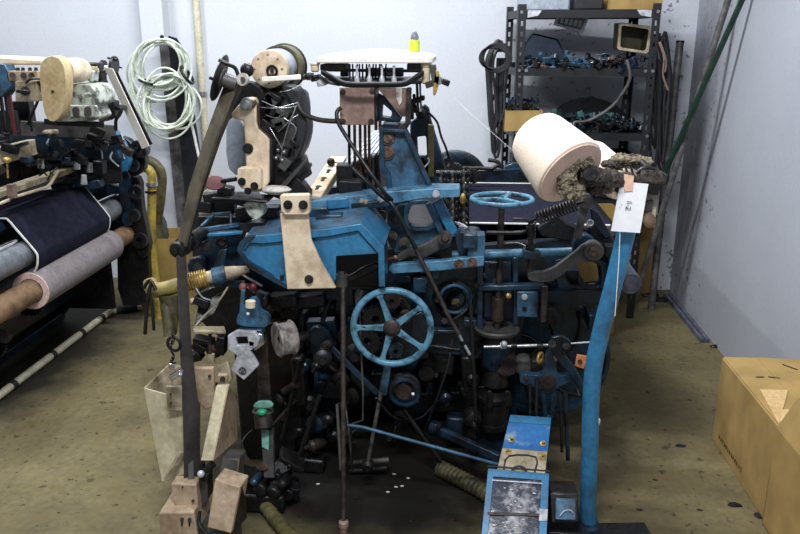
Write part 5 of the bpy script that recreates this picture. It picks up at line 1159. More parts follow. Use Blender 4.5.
# heddle frames going back
for i in range(7):
    q = p(343+i*6, 168-i*2.2, 2.84); q2 = V((q.x, 3.98, q.z))
    hf = MB().bar(q-V((0, 0, .11)), q2-V((0, 0, .11)), .010, .22).build('heddle_frame', GRAYBOX if i % 2 else BLUEK, ML, bev=.002)
    MB().bar(q+V((0, 0, .003)), q2+V((0, 0, .003)), .012, .008).build('frame_edge', SILV, hf)
    for j in range(4): MB().box(q+V((-.008, .12+j*.12, -.06)), (.004, .02, .014)).build('yellow_hook', GOLD, hf)
for i, x in enumerate((349, 354.5, 360, 365, 369)):
    tb('lifting_rod', [(x, 120, 2.78), (x+.5, 172, 2.84)], .0055, COPPER if i else BLACK)
for x in (376, 380): tb('lifting_rod', [(x, 108, 2.8), (x, 130, 2.8)], .006, COPPER)
bx('rod_block', (345, 176, 2.80), (.06, .08, .09), BLACK, (0, 0, .1)); bx('rod_block', (352, 188, 2.74), (.08, .08, .06), BLACK)
# slotted cream rail
q0 = p(313, 200, 2.68); q1 = p(339, 160, 3.06); sr = MB().bar(q0, q1, .062, .035).build('slotted_rail', CREAM, ML, bev=.004)
d_ = (q1-q0); u_ = d_.normalized(); s_ = u_.cross(V((0, 0, 1))).normalized(); n_ = s_.cross(u_)
for i in range(4):
    c = q0+d_*(.18+.2*i)+n_*.018; MB().bar(c-u_*.018, c+u_*.018, .012, .003).bar(c-s_*.012+u_*.012, c+s_*.012+u_*.012, .006, .003).build('slot', DARK, sr)
q = p(326, 196, 2.70); pt('dark_side', [(334, 198), (343, 176), (352, 176), (352, 196), (338, 200)], 2.84, .02, BLACK)
MB().ball(p(331, 162, 2.95), .016).build('knob', DARK, ML); MB().box(p(306, 165, 2.75), (.04, .03, .015)).build('red_tab', RED, ML, bev=.003); MB().ball(p(303, 160, 2.76), .02, (1, .8, 1.4)).build('pale_bulb', CREAM2, ML)

# ---- white topped head
HY0, HY1 = 2.60, 2.98
cvp = [p(315, 63, HY0), p(315, 57.5, HY0), p(324, 53.5, HY0+.01), p(372, 48.5, HY0+.12), p(379, 48.5, HY0+.12), p(429, 53.5, HY0+.01), p(433, 58, HY0), p(433, 63, HY0)]
x0_, x1_ = cvp[0].x, cvp[-1].x; zb = cvp[0].z; zt_ = cvp[2].z; zp_ = cvp[3].z
def rc_(x0, x1, y0, y1, z, r=.02):
    o_ = []
    for cx_, cy_, a_ in ((x1-r, y1-r, 0), (x0+r, y1-r, 90), (x0+r, y0+r, 180), (x1-r, y0+r, 270)):
        for k_ in range(5): an = math.radians(a_+22.5*k_); o_.append(V((cx_+r*math.cos(an), cy_+r*math.sin(an), z)))
    return o_
L0 = rc_(x0_, x1_, HY0, HY1, zb); L1 = rc_(x0_, x1_, HY0, HY1, zb+.018); L2 = rc_(x0_+.03, x1_-.03, HY0+.025, HY1-.025, zt_-.003); L3 = rc_((x0_+x1_)/2-.03, (x0_+x1_)/2+.03, (HY0+HY1)/2-.03, (HY0+HY1)/2+.03, zp_-.003)
b = MB(); n_ = len(L0); b.add(L0+L1+L2+L3, [(j*n_+i, j*n_+(i+1) % n_, (j+1)*n_+(i+1) % n_, (j+1)*n_+i) for j in range(3) for i in range(n_)]+[tuple(reversed(range(n_))), tuple(range(3*n_, 4*n_))])
cov = b.build('head_cover', WHITE, ML, bev=.003)
for x, y0, y1 in ((315, 63, 72), (426, 63, 84)):
    MB().lathe(p(x, y1, HY0+.03), (0, 0, 1), [(.010, 0), (.014, .004), (.014, (p(x, y0, HY0).z-p(x, y1, HY0).z)*.8), (.018, (p(x, y0, HY0).z-p(x, y1, HY0).z)*.85), (.018, p(x, y0, HY0).z-p(x, y1, HY0).z)], 16).build('cover_post', CREAM, ML)
bx('head_block', (335, 67, 2.68), (.085, .10, .022), RUST); bx('head_block', (416, 67, 2.68), (.055, .10, .026), RUST)
MB().bar(p(328, 70, 2.66), p(424, 71, 2.66), .01, .01).build('head_bar', DARK, ML)
MB().box(p(375, 80, 2.80), (.34, .28, .012)).build('head_plate', DARK, ML, bev=.003)
for i, x in enumerate((357, 369.5, 382, 394)):
    MB().lathe(p(x, 82, 2.62), (0, 0, 1), [(.009, 0), (.009, .012), (.006, .018), (.004, .022), (.004, .05), (.006, .052)], 14).build('spindle', SILV, ML)
for i in range(12): MB().cyl(p(350+i*3.2, 79, 2.76), p(350+i*3.2+r10.uniform(-1, 1), 64, 2.76), .0032, n=6).build('needle', DARK if i % 3 else BLUE2, ML)
for x, w_, m in ((345, .03, BLUED), (385, .06, PLAST), (398, .04, BLUED), (372, .04, BLUE2)): bx('carriage', (x, 72, 2.86), (w_, .04, .03), m)
b = MB()
for k_, (dy, dY) in enumerate(((0, 0), (2.6, .012), (5, .02))):
    b.tube([p(322, 71+dy*.4, 2.60+dY), p(332, 76+dy*.7, 2.57+dY), p(346, 83+dy*.5, 2.55+dY), p(375, 83.5+dy*.5, 2.55+dY), p(402, 83+dy*.5, 2.55+dY), p(412, 78+dy*.7, 2.57+dY), p(423, 72+dy*.4, 2.60+dY)], .0055, 10, sm=3)
b.build('curved_bar', RUBBER, ML)
for i in range(3): MB().tube([p(318+i*2, 75+i, 2.6), p(326, 80+i, 2.58), p(338+i, 85, 2.58)], .004, 6, sm=3).build('black_cable', BLACK, ML)
for x, y, w_, h_, m in ((304, 77, .02, .012, DARK), (310, 76, .02, .02, RUST), (316, 78, .03, .02, DARK), (322, 82, .03, .025, SILV), (434, 74, .02, .06, GRAYBOX), (438, 80, .02, .03, STEEL), (446, 82.5, .025, .018, DARK), (430, 84, .03, .02, RUST)):
    bx('end_fitting', (x, y, 2.62), (w_, .04, h_), m, (0, r10.uniform(-.4, .4), 0), bev=.003)
pt('orange_leaf', [(435, 70), (439, 71), (440, 80), (436, 95), (433, 96), (433, 84)], 2.60, .004, GOLD, ch=1); cy('stub_shaft', (436, 78, 2.64), (447, 82, 2.62), .008, GRAYBOX)
bp_ = pt('brown_plate', [(339.5, 88), (374, 87), (374.5, 125), (340, 125)], 2.62, .012, BROWNP, bev=.002)
for x, y in ((343, 92), (372, 91), (343, 121.5), (371, 121.5)): bolts(bp_, [(x, y, 2.62)], .0065, .004, RUST)
pt('plate_side', [(374, 87), (376, 88), (376, 124), (374.5, 125)], 2.62, .10, DARK, par=bp_)
pt('brown_plate', [(377, 88), (409, 88), (409, 116), (402, 117), (384, 96)], 2.68, .01, BROWNP, bev=.002); pt('dusty_patch', [(396, 88), (402, 88), (402, 102), (399, 106), (396, 98)], 2.675, .004, WCLOTH)
pt('blue_gusset', [(375, 92), (384, 96), (402, 118), (400, 122), (378, 121)], 2.72, .03, BLUED, holes=[[(383, 104), (392, 112), (391, 117), (382, 116)]]); pt('dark_post', [(406, 88), (411, 88), (410, 125), (405, 124)], 2.66, .05, RUST)
tb('black_cable', [(341, 108, 2.60), (337, 112, 2.59), (338, 122, 2.58), (346, 136, 2.57), (357, 153, 2.55), (372, 175, 2.52), (384, 192, 2.52), (392, 200, 2.55)], .007, BLACK, 5)
lb = MB().lathe(p(414.5, 51, 2.80), (0, 0, 1), [(.014, -.03), (.018, 0), (.018, .034), (.016, .037), (.013, .038), (.013, .045), (.009, .055), (.006, .062)], 20).build('bottle', LIME, origin=p(414.5, 51, 2.80))
tag(lb, 'small lime green bottle with grey cap standing on the white head cover', 'bottle')
MB().lathe(p(414.5, 51, 2.80), (0, 0, 1), [(.0145, .0385), (.0145, .046), (.011, .056), (.007, .064), (.003, .066)], 20).build('bottle_cap', GCAP, lb)

# ---- cream arm and stitching head at upper left
am = pt('arm_casting', [(242, 101), (249, 97.5), (254, 98), (256, 103), (256, 122), (258, 129), (266, 136), (269, 140), (269, 182), (262, 192), (246, 192), (243, 170), (246, 166), (246, 148), (243, 121), (233, 119), (231, 114), (235, 109)], 2.50, .045, CREAM, bev=.006)
pt('arm_edge', [(256, 103), (259, 105), (260, 128), (270, 137), (272, 142), (271, 180), (262, 192), (269, 181), (269, 140), (258, 130)], 2.51, .06, RUST, par=am)
pt('arm_block', [(237, 168.5), (260, 168), (261, 172), (261, 190), (241, 189), (237, 184)], 2.47, .05, CREAM, par=am, bev=.006)
for x, y, Y, r_ in ((248, 148.5, 2.50, .012), (242, 181.5, 2.47, .009), (254.5, 186, 2.47, .009), (248, 191, 2.47, .008)): bolts(am, [(x, y, Y)], r_, .006, DARK, n=14)
bolts(am, [(247, 104, 2.495)], .014, .012, STEEL, n=14); pt('arm_cap', [(240, 101), (254, 99), (256, 104), (252, 109), (241, 108)], 2.49, .02, RUSTB, par=am, ch=1)
# black head bulk
pt('head_body', [(258, 86), (270, 92), (288, 92), (300, 92), (303, 108), (303, 120), (306, 126), (305, 140), (300, 156), (286, 172), (274, 188), (268, 180), (268, 140), (259, 128)], 2.60, .14, GRAYBOX, ch=1, bev=.01)
pt('head_shell', [(278, 84), (299, 88), (303, 108), (307, 124), (306, 136), (300, 156), (292, 164), (296, 130), (292, 104)], 2.56, .10, RUBBER, ch=1, bev=.01)
pt('head_bracket', [(224, 82), (240, 80), (256, 84), (264, 92), (262, 104), (256, 100), (244, 96), (238, 106), (226, 122), (218, 122), (222, 100)], 2.55, .06, BLACK, ch=1, bev=.006)
for i in range(16):
    x = r10.uniform(264, 298); y = r10.uniform(96, 168)
    if x+y*.5 > 370: x -= 10
    bx('head_fitting', (x, y, 2.575), (r10.uniform(.015, .05), .05, r10.uniform(.012, .045)), r10.choice([BLACK, DARK, GRAYBOX, DARK]), (0, r10.uniform(-.8, .8), 0), bev=.003)
for pts_ in ([(258, 107, 2.53), (275, 108, 2.52), (297, 103, 2.54)], [(262, 101, 2.53), (280, 108, 2.52), (297, 106, 2.54)], [(280, 92, 2.53), (290, 90, 2.53), (302, 84, 2.55)], [(296, 106, 2.52), (290, 120, 2.51), (278, 132, 2.53)], [(298, 115, 2.52), (290, 122, 2.51), (282, 148, 2.53)], [(270, 128, 2.53), (276, 138, 2.52), (282, 150, 2.53), (280, 160, 2.54)], [(284, 118, 2.52), (296, 128, 2.52), (292, 140, 2.53)], [(266, 115, 2.53), (276, 118, 2.52), (284, 114, 2.52)]):
    tb('looping_wire', pts_, .0018, STEEL, 4)
for x, y in ((272, 146), (278, 150), (284, 152), (276, 158), (282, 160)): MB().ball(p(x, y, 2.55), .007).build('screw_head', STEEL, ML)
pt('dark_foot', [(262, 178), (286, 168), (300, 180), (312, 196), (300, 206), (280, 200), (262, 192)], 2.58, .06, BLACK, ch=1); pt('silver_edge', [(274, 192), (306, 158), (308, 160), (278, 196)], 2.56, .01, GRAYBOX)
pt('black_slope', [(284, 172), (300, 158), (306, 162), (310, 176), (296, 184)], 2.60, .05, RUBBER)
q = p(269, 69, 2.58); q2 = p(287, 66, 2.86); ax = (q2-q)
mt = MB().lathe(q, ax, [(.030, -.012), (.056, -.006), (.061, 0), (.061, .03), (.058, .035)], 36).build('motor', CREAM, ML, bev=.002)
MB().lathe(q+ax.normalized()*.034, ax, [(.058, 0), (.062, .02), (.064, .20), (.058, .21)], 36).build('motor_body', PLAST, mt)
MB().torus(q+ax.normalized()*.25, ax, .070, .010, 36, 8).build('motor_guard', DARK, mt)
MB().ring(q+ax.normalized()*.20, ax, .074, .008, .09).build('motor_guard', YELD, mt)
MB().torus(p(272, 71, 2.56), ax, .016, .004).cyl(p(272, 71, 2.565), p(272, 71, 2.545), .006).build('motor_hub', DARK, mt)
for i in range(8):
    an = i*PI/4; MB().ball(q-ax.normalized()*.008+V((math.cos(an)*.045, 0, math.sin(an)*.045)), .004).build('screw_head', BROWNP, mt)
br('white_bar', (262, 79.5, 2.54), (301, 77, 2.56), .014, .016, WHITE)
for i in range(5): MB().torus(p(304+i*3, 77+i*.2, 2.57), (i % 2, 1, .2), .008, .0025, 12, 6).build('chain_link', DARK, ML)
tb('brown_hose', [(297, 102, 2.56), (303, 113, 2.55), (316, 119, 2.56), (330, 121, 2.58), (341, 121, 2.60)], .0085, RUST, 5)
# belt guide disc, hook, washer
q = p(219.5, 78, 2.40); nx = V((.93, .06, -.34)).normalized()
MB().lathe(q, nx, [(.02, -.006), (.070, -.004), (.074, 0), (.070, .004), (.02, .006)], 40).build('belt_guide_disc', BLACK, ML)
MB().lathe(q+nx*.006, nx, [(.032, 0), (.032, .004), (.022, .008), (.022, .05)], 30).build('upper_pulley', GRAYBOX, ML)
tb('hooked_rod', [(219, 60, 2.36), (227, 64, 2.36), (235, 68, 2.37), (239, 77, 2.38), (243, 80, 2.36)], .006, DARK, 4); tb('hooked_rod', [(210, 78, 2.38), (216, 80, 2.40)], .005, DARK)
MB().ring(p(243, 79.5, 2.36), (-.3, -1, .2), .019, .012, .01).build('washer', WCLOTH, ML); MB().cyl(p(243, 79.5, 2.37), p(243, 79.5, 2.345), .007).build('screw_head', RUST, ML)
MB().ball(p(247, 70, 2.45), .022, (1, .7, 1)).build('black_knob', BLACK, ML)
# belts
up_b = [p(228, 74, 2.44), p(238, 79, 2.40), p(215, 140, 2.36), p(199, 190, 2.34), p(184, 247, 2.32), p(176, 250, 2.34), p(188, 190, 2.37), p(205, 136, 2.40)]
b = MB().prism([up_b[i] for i in (0, 1, 2, 3, 4, 5, 6, 7)], (.006, .006, 0)); b.build('drive_belt', BELT, ML)
MB().prism([p(238, 79, 2.41), p(242, 86, 2.46), p(220, 140, 2.42), p(203, 190, 2.38), p(187, 246, 2.34), p(184, 247, 2.33), p(199, 190, 2.35), p(215, 140, 2.37)], (.002, .006, 0)).build('drive_belt', BELTD, ML)
MB().prism([p(176, 256, 2.30), p(184, 256, 2.32), p(190, 350, 2.24), p(198, 420, 2.19), p(198, 484, 2.15), p(184, 484, 2.13), p(183, 420, 2.16), p(180, 350, 2.22)], (.004, .008, 0)).build('drive_belt', BELTD, ML)
# things by the head: red paddle, rag, plastic bin
b = MB().lathe(p(215, 183, 2.60), (.1, -1, .5), [(.001, -.006), (.02, -.006), (.026, 0), (.024, .006), (.001, .008)], 24)
for v in b.v: v.x = p(215, 183, 2.6).x+(v.x-p(215, 183, 2.6).x)*1.5
b.build('paddle_cup', PINK, ML); tb('paddle_handle', [(222, 181, 2.6), (236, 179, 2.58)], .008, DARK)
b = MB().ball(p(276, 190, 2.50), .05, (1.1, .7, .3), 16, .2, 4); rg = b.build('white_rag', WCLOTH, origin=p(276, 190, 2.5)); tag(rg, 'crumpled white rag lying on the loom beside the cream strap', 'rag'); rg.modifiers.new('s', 'SUBSURF').levels = 1
b = MB().plate([(242, 202), (262, 202), (266, 212), (256, 222), (247, 214)], 2.48, .04, ch=1); b.build('pale_drip_cup', GREENISH, ML, bev=.004)
b = MB().plate([(226, 112), (244, 120), (246, 160), (238, 178), (226, 166)], 2.78, .06, ch=1); b.build('side_pocket', PLAST, ML, bev=.004)
for x, y, w_, h_ in ((216, 196, .08, .03), (226, 190, .05, .03), (232, 200, .10, .02), (244, 214, .05, .05), (206, 206, .05, .04), (270, 212, .06, .04)): bx('dark_fitting', (x, y, 2.62), (w_, .05, h_), BLACK, (0, r10.uniform(-.2, .2), 0))
pt('rear_panel', [(196, 196), (206, 190), (214, 214), (200, 226)], 2.72, .02, CREAM2)

MB().lathe(p(631, 284, 3.2), FN, [(.02, .0), (.03, .0), (.032, -.004), (.044, -.002), (.046, -.01), (.046, -.50), (.02, -.51)], 28).build('roller_end', RAILG, ML)
br('roller_arm', (585, 288, 3.3), (632, 284, 3.32), .03, .05, BLUEK); MB().bar((p(590, 288, 3.3).x-.05, 2.86, p(600, 288, 3.3).z), (p(590, 288, 3.3).x-.05, 4.0, p(600, 288, 3.3).z), .05, .06).build('cross_beam', BLUEK, ML, bev=.005)

r14 = random.Random(19)
for i in range(46):
    x = r14.uniform(290, 515); y = r14.uniform(262, 440); r_ = r14.choice([.006, .008, .010, .013])
    q = p(x, y, 2.79); MB().cyl(q, q+V((0, -.008, 0)), r_*1.5, r_*1.4, 14).cyl(q, q+V((0, -.018, 0)), r_, r_*.9, 6).build('bolt', r14.choice([DARK, DARK, RUSTB, GRAYBOX, BLUED]), ML)
for i in range(18):
    x = r14.uniform(290, 510); y = r14.uniform(290, 430); a = r14.uniform(-1.5, 1.5); l_ = r14.uniform(10, 26); Y = r14.uniform(2.68, 2.78)
    MB().tube([p(x, y, Y), p(x+math.sin(a)*l_*.5+r14.uniform(-3, 3), y+math.cos(a)*l_*.5, Y-.02), p(x+math.sin(a)*l_, y+math.cos(a)*l_, Y)], r14.choice([.003, .004, .006]), 7, sm=3).build('bent_rod', r14.choice([DARK, BLUED, GRAYBOX, BLACK, RUST]), ML)
for (x, y, w_, h_, m) in ((426, 262, .10, .03, BLUED), (420, 284, .05, .06, BLUED), (478, 300, .02, .10, BLUED), (436, 272, .03, .05, BLUED), (404, 278, .05, .03, BLUEK), (440, 330, .14, .015, BLUED), (300, 318, .05, .05, BLUED), (470, 322, .05, .03, BLUED)):
    bx('frame_rib', (x, y, 2.79), (w_, .04, h_), m)

# ============================================================ yarn stand, cones, tag, control box, hoses
base = g(588, 528, 0); PY = base.y
ys = thing('yarn_stand', (base.x, PY, 0), 'bent blue tubular post on a round foot, carrying greasy cone holders', 'stand')
pts = [V((base.x, PY, .02)), p(588, 505, PY), p(590, 440, PY), p(591, 400, PY), p(594, 365, PY), p(602, 328, PY), p(612, 290, PY), p(622, 250, PY), p(630, 215, PY), p(633, 190, PY)]
MB().tube(pts, .0275, 22, sm=5).build('post', BLUE, ys)
MB().lathe((base.x, PY, 0), (0, 0, 1), [(.04, 0), (.04, .008), (.034, .016), (.032, .03)], 24).build('base_flange', BLUED, ys)
MB().box((base.x+.09, PY-.03, .006), (.22, .10, .012), (0, 0, .1)).build('base_plate', BLACK, ys, bev=.002)
T = p(633, 186, PY)
MB().box(T+V((.02, 0, .0)), (.10, .06, .03), (0, .15, 0)).build('head_bar', DARK, ys, bev=.005)
MB().lathe(p(655, 178, PY), (1, 0, -.1), [(.02, -.05), (.028, -.045), (.03, 0), (.024, .01), (.016, .03)], 20).build('head_knob', LINTD, ys)
MB().tube([p(636, 173, PY-.01), p(645, 168, PY-.01), p(656, 170, PY-.01), p(662, 178, PY-.01)], .006, 8, sm=4).build('wire_guard', DARK, ys)
MB().prism([p(642, 190, PY+.01), p(658, 188, PY+.01), p(655, 228, PY+.01), p(640, 228, PY+.01)], (0, .02, 0)).build('tan_bracket', CREAM2, ys, bev=.003)
MB().lathe(p(646, 221, PY-.01), (.3, -1, .3), [(.016, -.02), (.022, -.015), (.022, .02), (.014, .025)], 16).build('wooden_knob', WOOD, ys)
MB().prism([p(641, 202, PY), p(654, 200, PY), p(652, 212, PY), p(641, 213, PY)], (0, .01, 0)).build('grey_clamp', GRAYBOX, ys, bev=.002)
sp0 = p(584, 176, PY-.15); sp1 = p(632, 184, PY)
hd = MB().tube([sp0, sp0.lerp(sp1, .3), sp0.lerp(sp1, .6), sp1], .02, 16, rs=[.024, .026, .02, .016]).build('cone_holder', RUST, ys)
for i, (x, y, s, Y, m) in enumerate(((592, 176, .034, PY-.12, LINTD), (600, 182, .030, PY-.09, LINTD), (608, 178, .030, PY-.07, LINTD), (616, 184, .026, PY-.03, LINTD), (596, 190, .020, PY-.1, LINTD), (624, 178, .022, PY, LINTD), (606, 188, .02, PY-.07, LINT))):
    b = fuzz(MB().ball(p(x, y, Y), s, (1.2, 1, .8), 34, .12, 40+i), p(x, y, Y), .008, 90, i); o = b.build('lint_lump', m, hd)
MB().cyl(p(592, 175, PY-.16), p(590, 174, PY-.19), .022).build('holder_tip', DARK, hd, bev=.004)
# rear holder
b = MB().tube([p(606, 166, PY+.12), p(622, 160, PY+.12), p(640, 162, PY+.1), p(650, 172, PY+.02)], .012, 10, sm=4); h2 = b.build('cone_holder', DARK, ys)
for i, (x, y, s) in enumerate(((612, 164, .024), (622, 159, .026), (633, 160, .026), (643, 161, .022), (617, 168, .016))):
    o = fuzz(MB().ball(p(x, y, PY+.11), s, (1.4, 1, .6), 34, .12, 60+i), p(x, y, PY+.11), .008, 90, i).build('lint_lump', LINT if i in (1, 2, 3) else LINTD, h2)
for i in range(3): MB().tube([p(625+i*6, 166, PY+.08), p(628+i*5, 174, PY+.06), p(634+i*4, 182, PY+.02)], .004, 6, sm=3).build('stray_wire', DARK, h2)
# cones
def cone(face, tip, R0, R1, lab, hole=.035):
    ax = (tip-face); Ln = ax.length
    c = MB().lathe(face, ax, [(hole, .004), (R0-.012, 0), (R0-.003, .004), (R0, .012), (R1+.008, Ln-.035), (R1+.002, Ln-.018), (R1-.010, Ln-.006), (R1-.03, Ln)], 56).build('yarn_cone', YARN, origin=face)
    tag(c, lab, 'yarn cone')
    MB().ring(face-ax.normalized()*.001, ax, R0-.008, R0-.008-hole, .003, 56).build('cone_end', YARNP, c)
    MB().lathe(face+ax.normalized()*.004, ax, [(hole, -.012), (hole-.004, -.012), (hole-.006, .06), (hole, .06)], 30, True).build('cone_core', LINT, c)
    return c
fc = p(571, 173.5, 2.17); tpc = p(533, 133, 2.30)
cone(fc, tpc, .107, .080, 'large cream yarn cone in front, its open end facing the room')
for i, (dx, dz, s) in enumerate(((-.035, .0, .028), (-.02, .035, .024), (.02, .04, .022), (-.03, -.035, .026), (.0, -.045, .022), (.028, .0, .018))):
    o = fuzz(MB().ball(fc+V((dx+.02, -.006+dx*.4, dz-.006)), s, (1, .5, 1), 34, .12, 80+i), fc+V((dx+.02, -.006, dz)), .009, 90, i).build('lint_ring', LINT, hd)
cone(p(623, 185, 2.44), p(587, 151, 2.62), .058, .046, 'second cream yarn cone half hidden behind the large one', .03)
o = MB().tube([p(512, 150, 2.30), p(470, 113, 2.5), p(448, 92, 2.6)], .0004, 5).build('yarn_thread', SELV, origin=p(512, 150, 2.3)); tag(o, 'fine white thread running from the large yarn cone towards the loom head', 'thread')
# paper tag
tg = [p(620.6, 181.5, PY-.05), p(648.5, 184, PY-.045), p(640, 233, PY-.06), p(611, 231, PY-.065)]
pc = MB().prism(tg, (0, .0012, 0)).build('paper_tag', PAPER, origin=tg[0]); tag(pc, 'white paper tag with handwriting taped to the top of the blue post', 'tag')
MB().prism([p(624, 174, PY-.053), p(634, 176, PY-.052), p(632.5, 191, PY-.054), p(624, 191.5, PY-.056)], (0, .0006, 0)).build('pink_tape', TAPE, pc)
X_ = (tg[1]-tg[0]); Y_ = (tg[0]-tg[3])
text_mesh('handwriting', '1-2', .022, INK, frame_mx(p(628.5, 205, PY-.0595), Y_*-1, X_), pc, .0003)
text_mesh('handwriting', '- ,', .014, INK, frame_mx(p(621.5, 206, PY-.0595), Y_*-1, X_), pc, .0003)
o = MB().tube([p(620, 232, PY-.055), p(619, 260, PY-.045), p(615, 316, PY-.04)], .0014, 5).build('string', SELV, origin=p(620, 232, PY-.055)); tag(o, 'white string hanging from the paper tag along the blue post', 'string')
o = MB().ball(p(599, 422, PY-.01), .007, (.6, .5, 1.8), 12, .5, 3).build('lint_tuft', WCLOTH, ys)

# control box in front of the loom
cb = thing('control_box', (p(520, 500, 2.3).x, 2.3, 0), 'bright blue and cream sheet metal box with a linty window, before the loom', 'control box')
def slab(name, q, m, par, down=None, bev=.002, bk=.02):
    # q: four corners of the sloping top face (near-left last); sides go down to 'down' height
    dn = [V((v.x, v.y+bk*(i < 2), down)) for i, v in enumerate(q)]
    return MB().add(list(q)+dn, [(0, 1, 2, 3), (7, 6, 5, 4), (0, 4, 5, 1), (1, 5, 6, 2), (2, 6, 7, 3), (3, 7, 4, 0)]).build(name, m, par, bev=bev)
uq = [p(510, 416, 2.54), p(551, 419, 2.54), p(545, 474, 2.33), p(497, 470, 2.33)]
slab('upper_case', [v-V((0, 0, .004)) for v in uq], BLUED, cb, .03)
def onq(q, s, t, off=.0):
    n = (q[1]-q[0]).cross(q[3]-q[0]).normalized()
    if n.z < 0: n = -n
    return q[0]*(1-s)*(1-t)+q[1]*s*(1-t)+q[2]*s*t+q[3]*(1-s)*t+n*off
def panel(name, q, s0, s1, t0, t1, off, th, m, par, bev=.001):
    a = [onq(q, s, t, off) for s, t in ((s0, t0), (s1, t0), (s1, t1), (s0, t1))]; n = onq(q, 0, 0, 1)-onq(q, 0, 0, 0)
    return MB().prism(a, n*th).build(name, m, par, bev=bev)
lid = panel('blue_lid', uq, 0, 1, 0, .62, .0, .006, PBLUE, cb)
panel('lid_fold', uq, 0, 1, .0, .14, .006, .002, BLUE, lid)
lo = panel('cream_lid', uq, 0, 1, .60, 1, .0, .004, CREAM2, cb)
for s, t, m in ((.16, .47, GOLD), (.88, .50, GOLD)): c = onq(uq, s, t, .006); MB().lathe(c, onq(uq, 0, 0, 1)-onq(uq, 0, 0, 0), [(.011, 0), (.011, .003), (.005, .004), (.005, .016)], 14).build('wing_screw', m, lid)
for s, t, m in ((.16, .68, GOLD), (.90, .72, GOLD)): c = onq(uq, s, t, .004); MB().lathe(c, onq(uq, 0, 0, 1)-onq(uq, 0, 0, 0), [(.011, 0), (.011, .003), (.005, .004), (.005, .014)], 14).build('wing_screw', m, lo)
pts_ = [onq(uq, s, t, .006) for s, t in ((.14, 1.0), (.18, .76), (.76, .74), (.78, 1.0))]; MB().tube(pts_, .003, 6, sm=3).build('lid_handle', RUST, lo)
lq = [p(488, 469, 2.30), p(549, 474, 2.30), p(546, 548, 2.09), p(480, 548, 2.09)]
slab('lower_case', [v-V((0, 0, .012)) for v in lq], BLUEK, cb, .0)
for nm, a in (('frame_bar', (0, 1, 0, .10)), ('frame_bar', (0, .10, 0, 1)), ('frame_bar', (.88, 1, 0, 1))): panel(nm, lq, *a, 0, .004, BLUE, cb)
panel('window_pane', lq, .10, .88, .10, 1, -.004, .003, GLASS, cb)
panel('window_lip', lq, .08, .90, .14, .16, .001, .004, SILV, cb)
panel('window_strip', lq, .06, .92, .56, .60, .001, .004, RUST, cb)
panel('corner_plate', lq, .87, 1, .50, .66, .004, .003, SILV, cb)
r12 = random.Random(3); 
for i in range(60):
    s = min(.84, max(.14, r12.gauss(.48, .16))); t = r12.uniform(.22, .95); MB().ball(onq(lq, s, t, .0), r12.uniform(.0015, .005), (1.3, 1, .35), 8, .6, i).build('lint_fleck', WCLOTH, cb)
MB().tube([lq[0]+V((.0, -.002, .012)), lq[1]+V((0, -.002, .012))], .003, 6).tube([lq[0]+V((.0, -.002, .012)), lq[0]-V((0, 0, .01))], .003, 6).build('rusty_rail', RUST, cb)
MB().torus(p(519, 474, 2.32), (0, -1, .4), .026, .004).build('vent_ring', GRAYBOX, cb)
sw = MB().prism([p(550, 493, 2.27), p(578, 494, 2.27), p(579, 523, 2.22), p(551, 523, 2.22)], (0, .08, 0)).build('side_box', DARK, cb, bev=.004)
MB().prism([p(556, 499, 2.255), p(576, 500, 2.255), p(576.5, 521, 2.212), p(555, 520, 2.212)], (0, .015, 0)).build('side_box_lid', BLUE2, sw, bev=.004)
MB().tube([p(560, 516, 2.213), p(564, 511, 2.222), p(570, 510, 2.224), p(573, 513, 2.218)], .0015, 5, sm=3).build('pale_scribble', SILV, sw)
MB().box((p(565, 520, 2.28).x, 2.30, .02), (.12, .14, .04)).build('side_base', BLACK, cb, bev=.004)
MB().cyl(p(552, 495, 2.28), p(572, 494, 2.30), .004).build('pin', STEEL, cb)
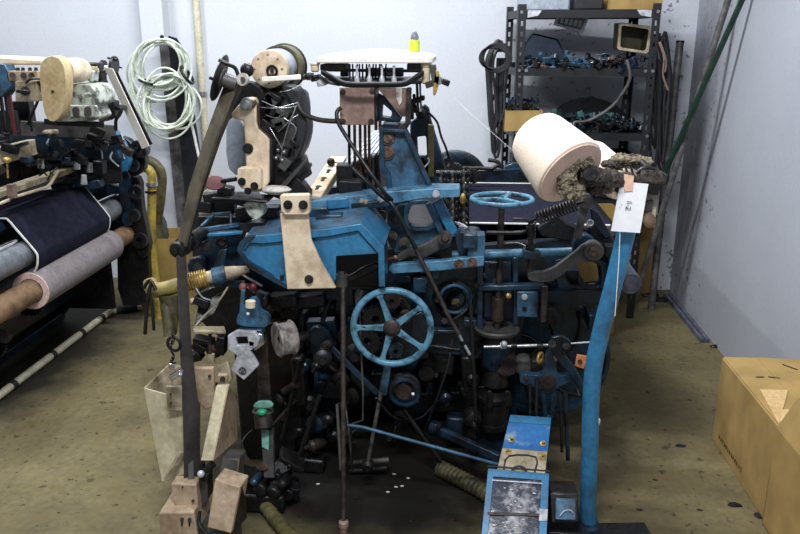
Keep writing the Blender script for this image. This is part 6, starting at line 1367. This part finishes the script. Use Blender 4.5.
# ribbed yellow hoses on the floor
def ribbed(name, pts, r, m, lab):
    P_ = spline([V(q) for q in pts], 14); rs = [r*(1+.09*math.sin(i*2.1)) for i in range(len(P_))]
    o = MB().tube(P_, r, 14, rs=rs).build(name, m, origin=P_[0]); tag(o, lab, 'hose'); return o
r_ = .024
ribbed('corrugated_hose', [g(x, y, r_) for x, y in ((262, 500), (276, 520), (300, 545), (330, 570))], r_, YELD, 'ribbed yellow hose on the floor by the cream boxes, left of the long rod')
ribbed('corrugated_hose', [g(x, y, .03) for x, y in ((440, 468), (455, 476), (474, 486), (495, 498), (520, 510))], .03, HOSED, 'ribbed yellow hose on the floor running behind the blue control box')
for i, (x, y) in enumerate(((394, 474), (402, 486), (396, 487), (388, 492), (408, 478), (318, 484), (356, 498), (430, 500), (410, 521), (455, 520), (300, 516))):
    s = .006; o = MB().ball(g(x, y, .003), s, (1.2, .8, .5), 8, .5, 90+i)
    for v in o.v: v.z = max(v.z, 0)
    o = o.build('debris_chip', WCLOTH if i < 6 else BLACK, origin=g(x, y, 0))
    tag(o, 'tiny white fleck on the oily floor under the near loom' if i < 6 else 'tiny black chip on the floor before the near loom', 'debris', 'white flecks on the oily floor under the loom' if i < 6 else 'black chips on the floor before the loom')



# ------------------------------------------------------------ camera, light
cam = bpy.data.cameras.new('camera'); co = bpy.data.objects.new('camera', cam); COL.objects.link(co)
cam.sensor_width = 36; cam.sensor_fit = 'HORIZONTAL'; cam.lens = CF*36/800; cam.clip_end = 60
co.location = (0, 0, CH); co.rotation_euler = (PI/2-CP, 0, CA); SC.camera = co
def area(name, loc, sx, sy, power, col, rot=(0, 0, 0)):
    l = bpy.data.lights.new(name, 'AREA'); l.shape = 'RECTANGLE'; l.size = sx; l.size_y = sy; l.energy = power; l.color = col
    o = bpy.data.objects.new(name, l); COL.objects.link(o); o.location = loc; o.rotation_euler = rot; return o
area('ceiling_lamp_light', (-.5, 3.35, 3.1), 1.3, .10, 78, (.94, .97, 1))
area('ceiling_lamp_light', (-.2, .7, 3.1), 1.2, .3, 74, (.95, .97, 1), (math.radians(25), 0, 0))
area('ceiling_lamp_light', (-2.4, 3.3, 3.1), .2, 1.3, 48, (.93, .97, 1))
w = bpy.data.worlds.new('world'); SC.world = w; w.use_nodes = True
w.node_tree.nodes['Background'].inputs['Color'].default_value = (.80, .88, 1, 1)
w.node_tree.nodes['Background'].inputs['Strength'].default_value = .36
SC.view_settings.view_transform = 'Standard'; SC.view_settings.look = 'None'
SC.view_settings.exposure = .08; SC.view_settings.gamma = 1
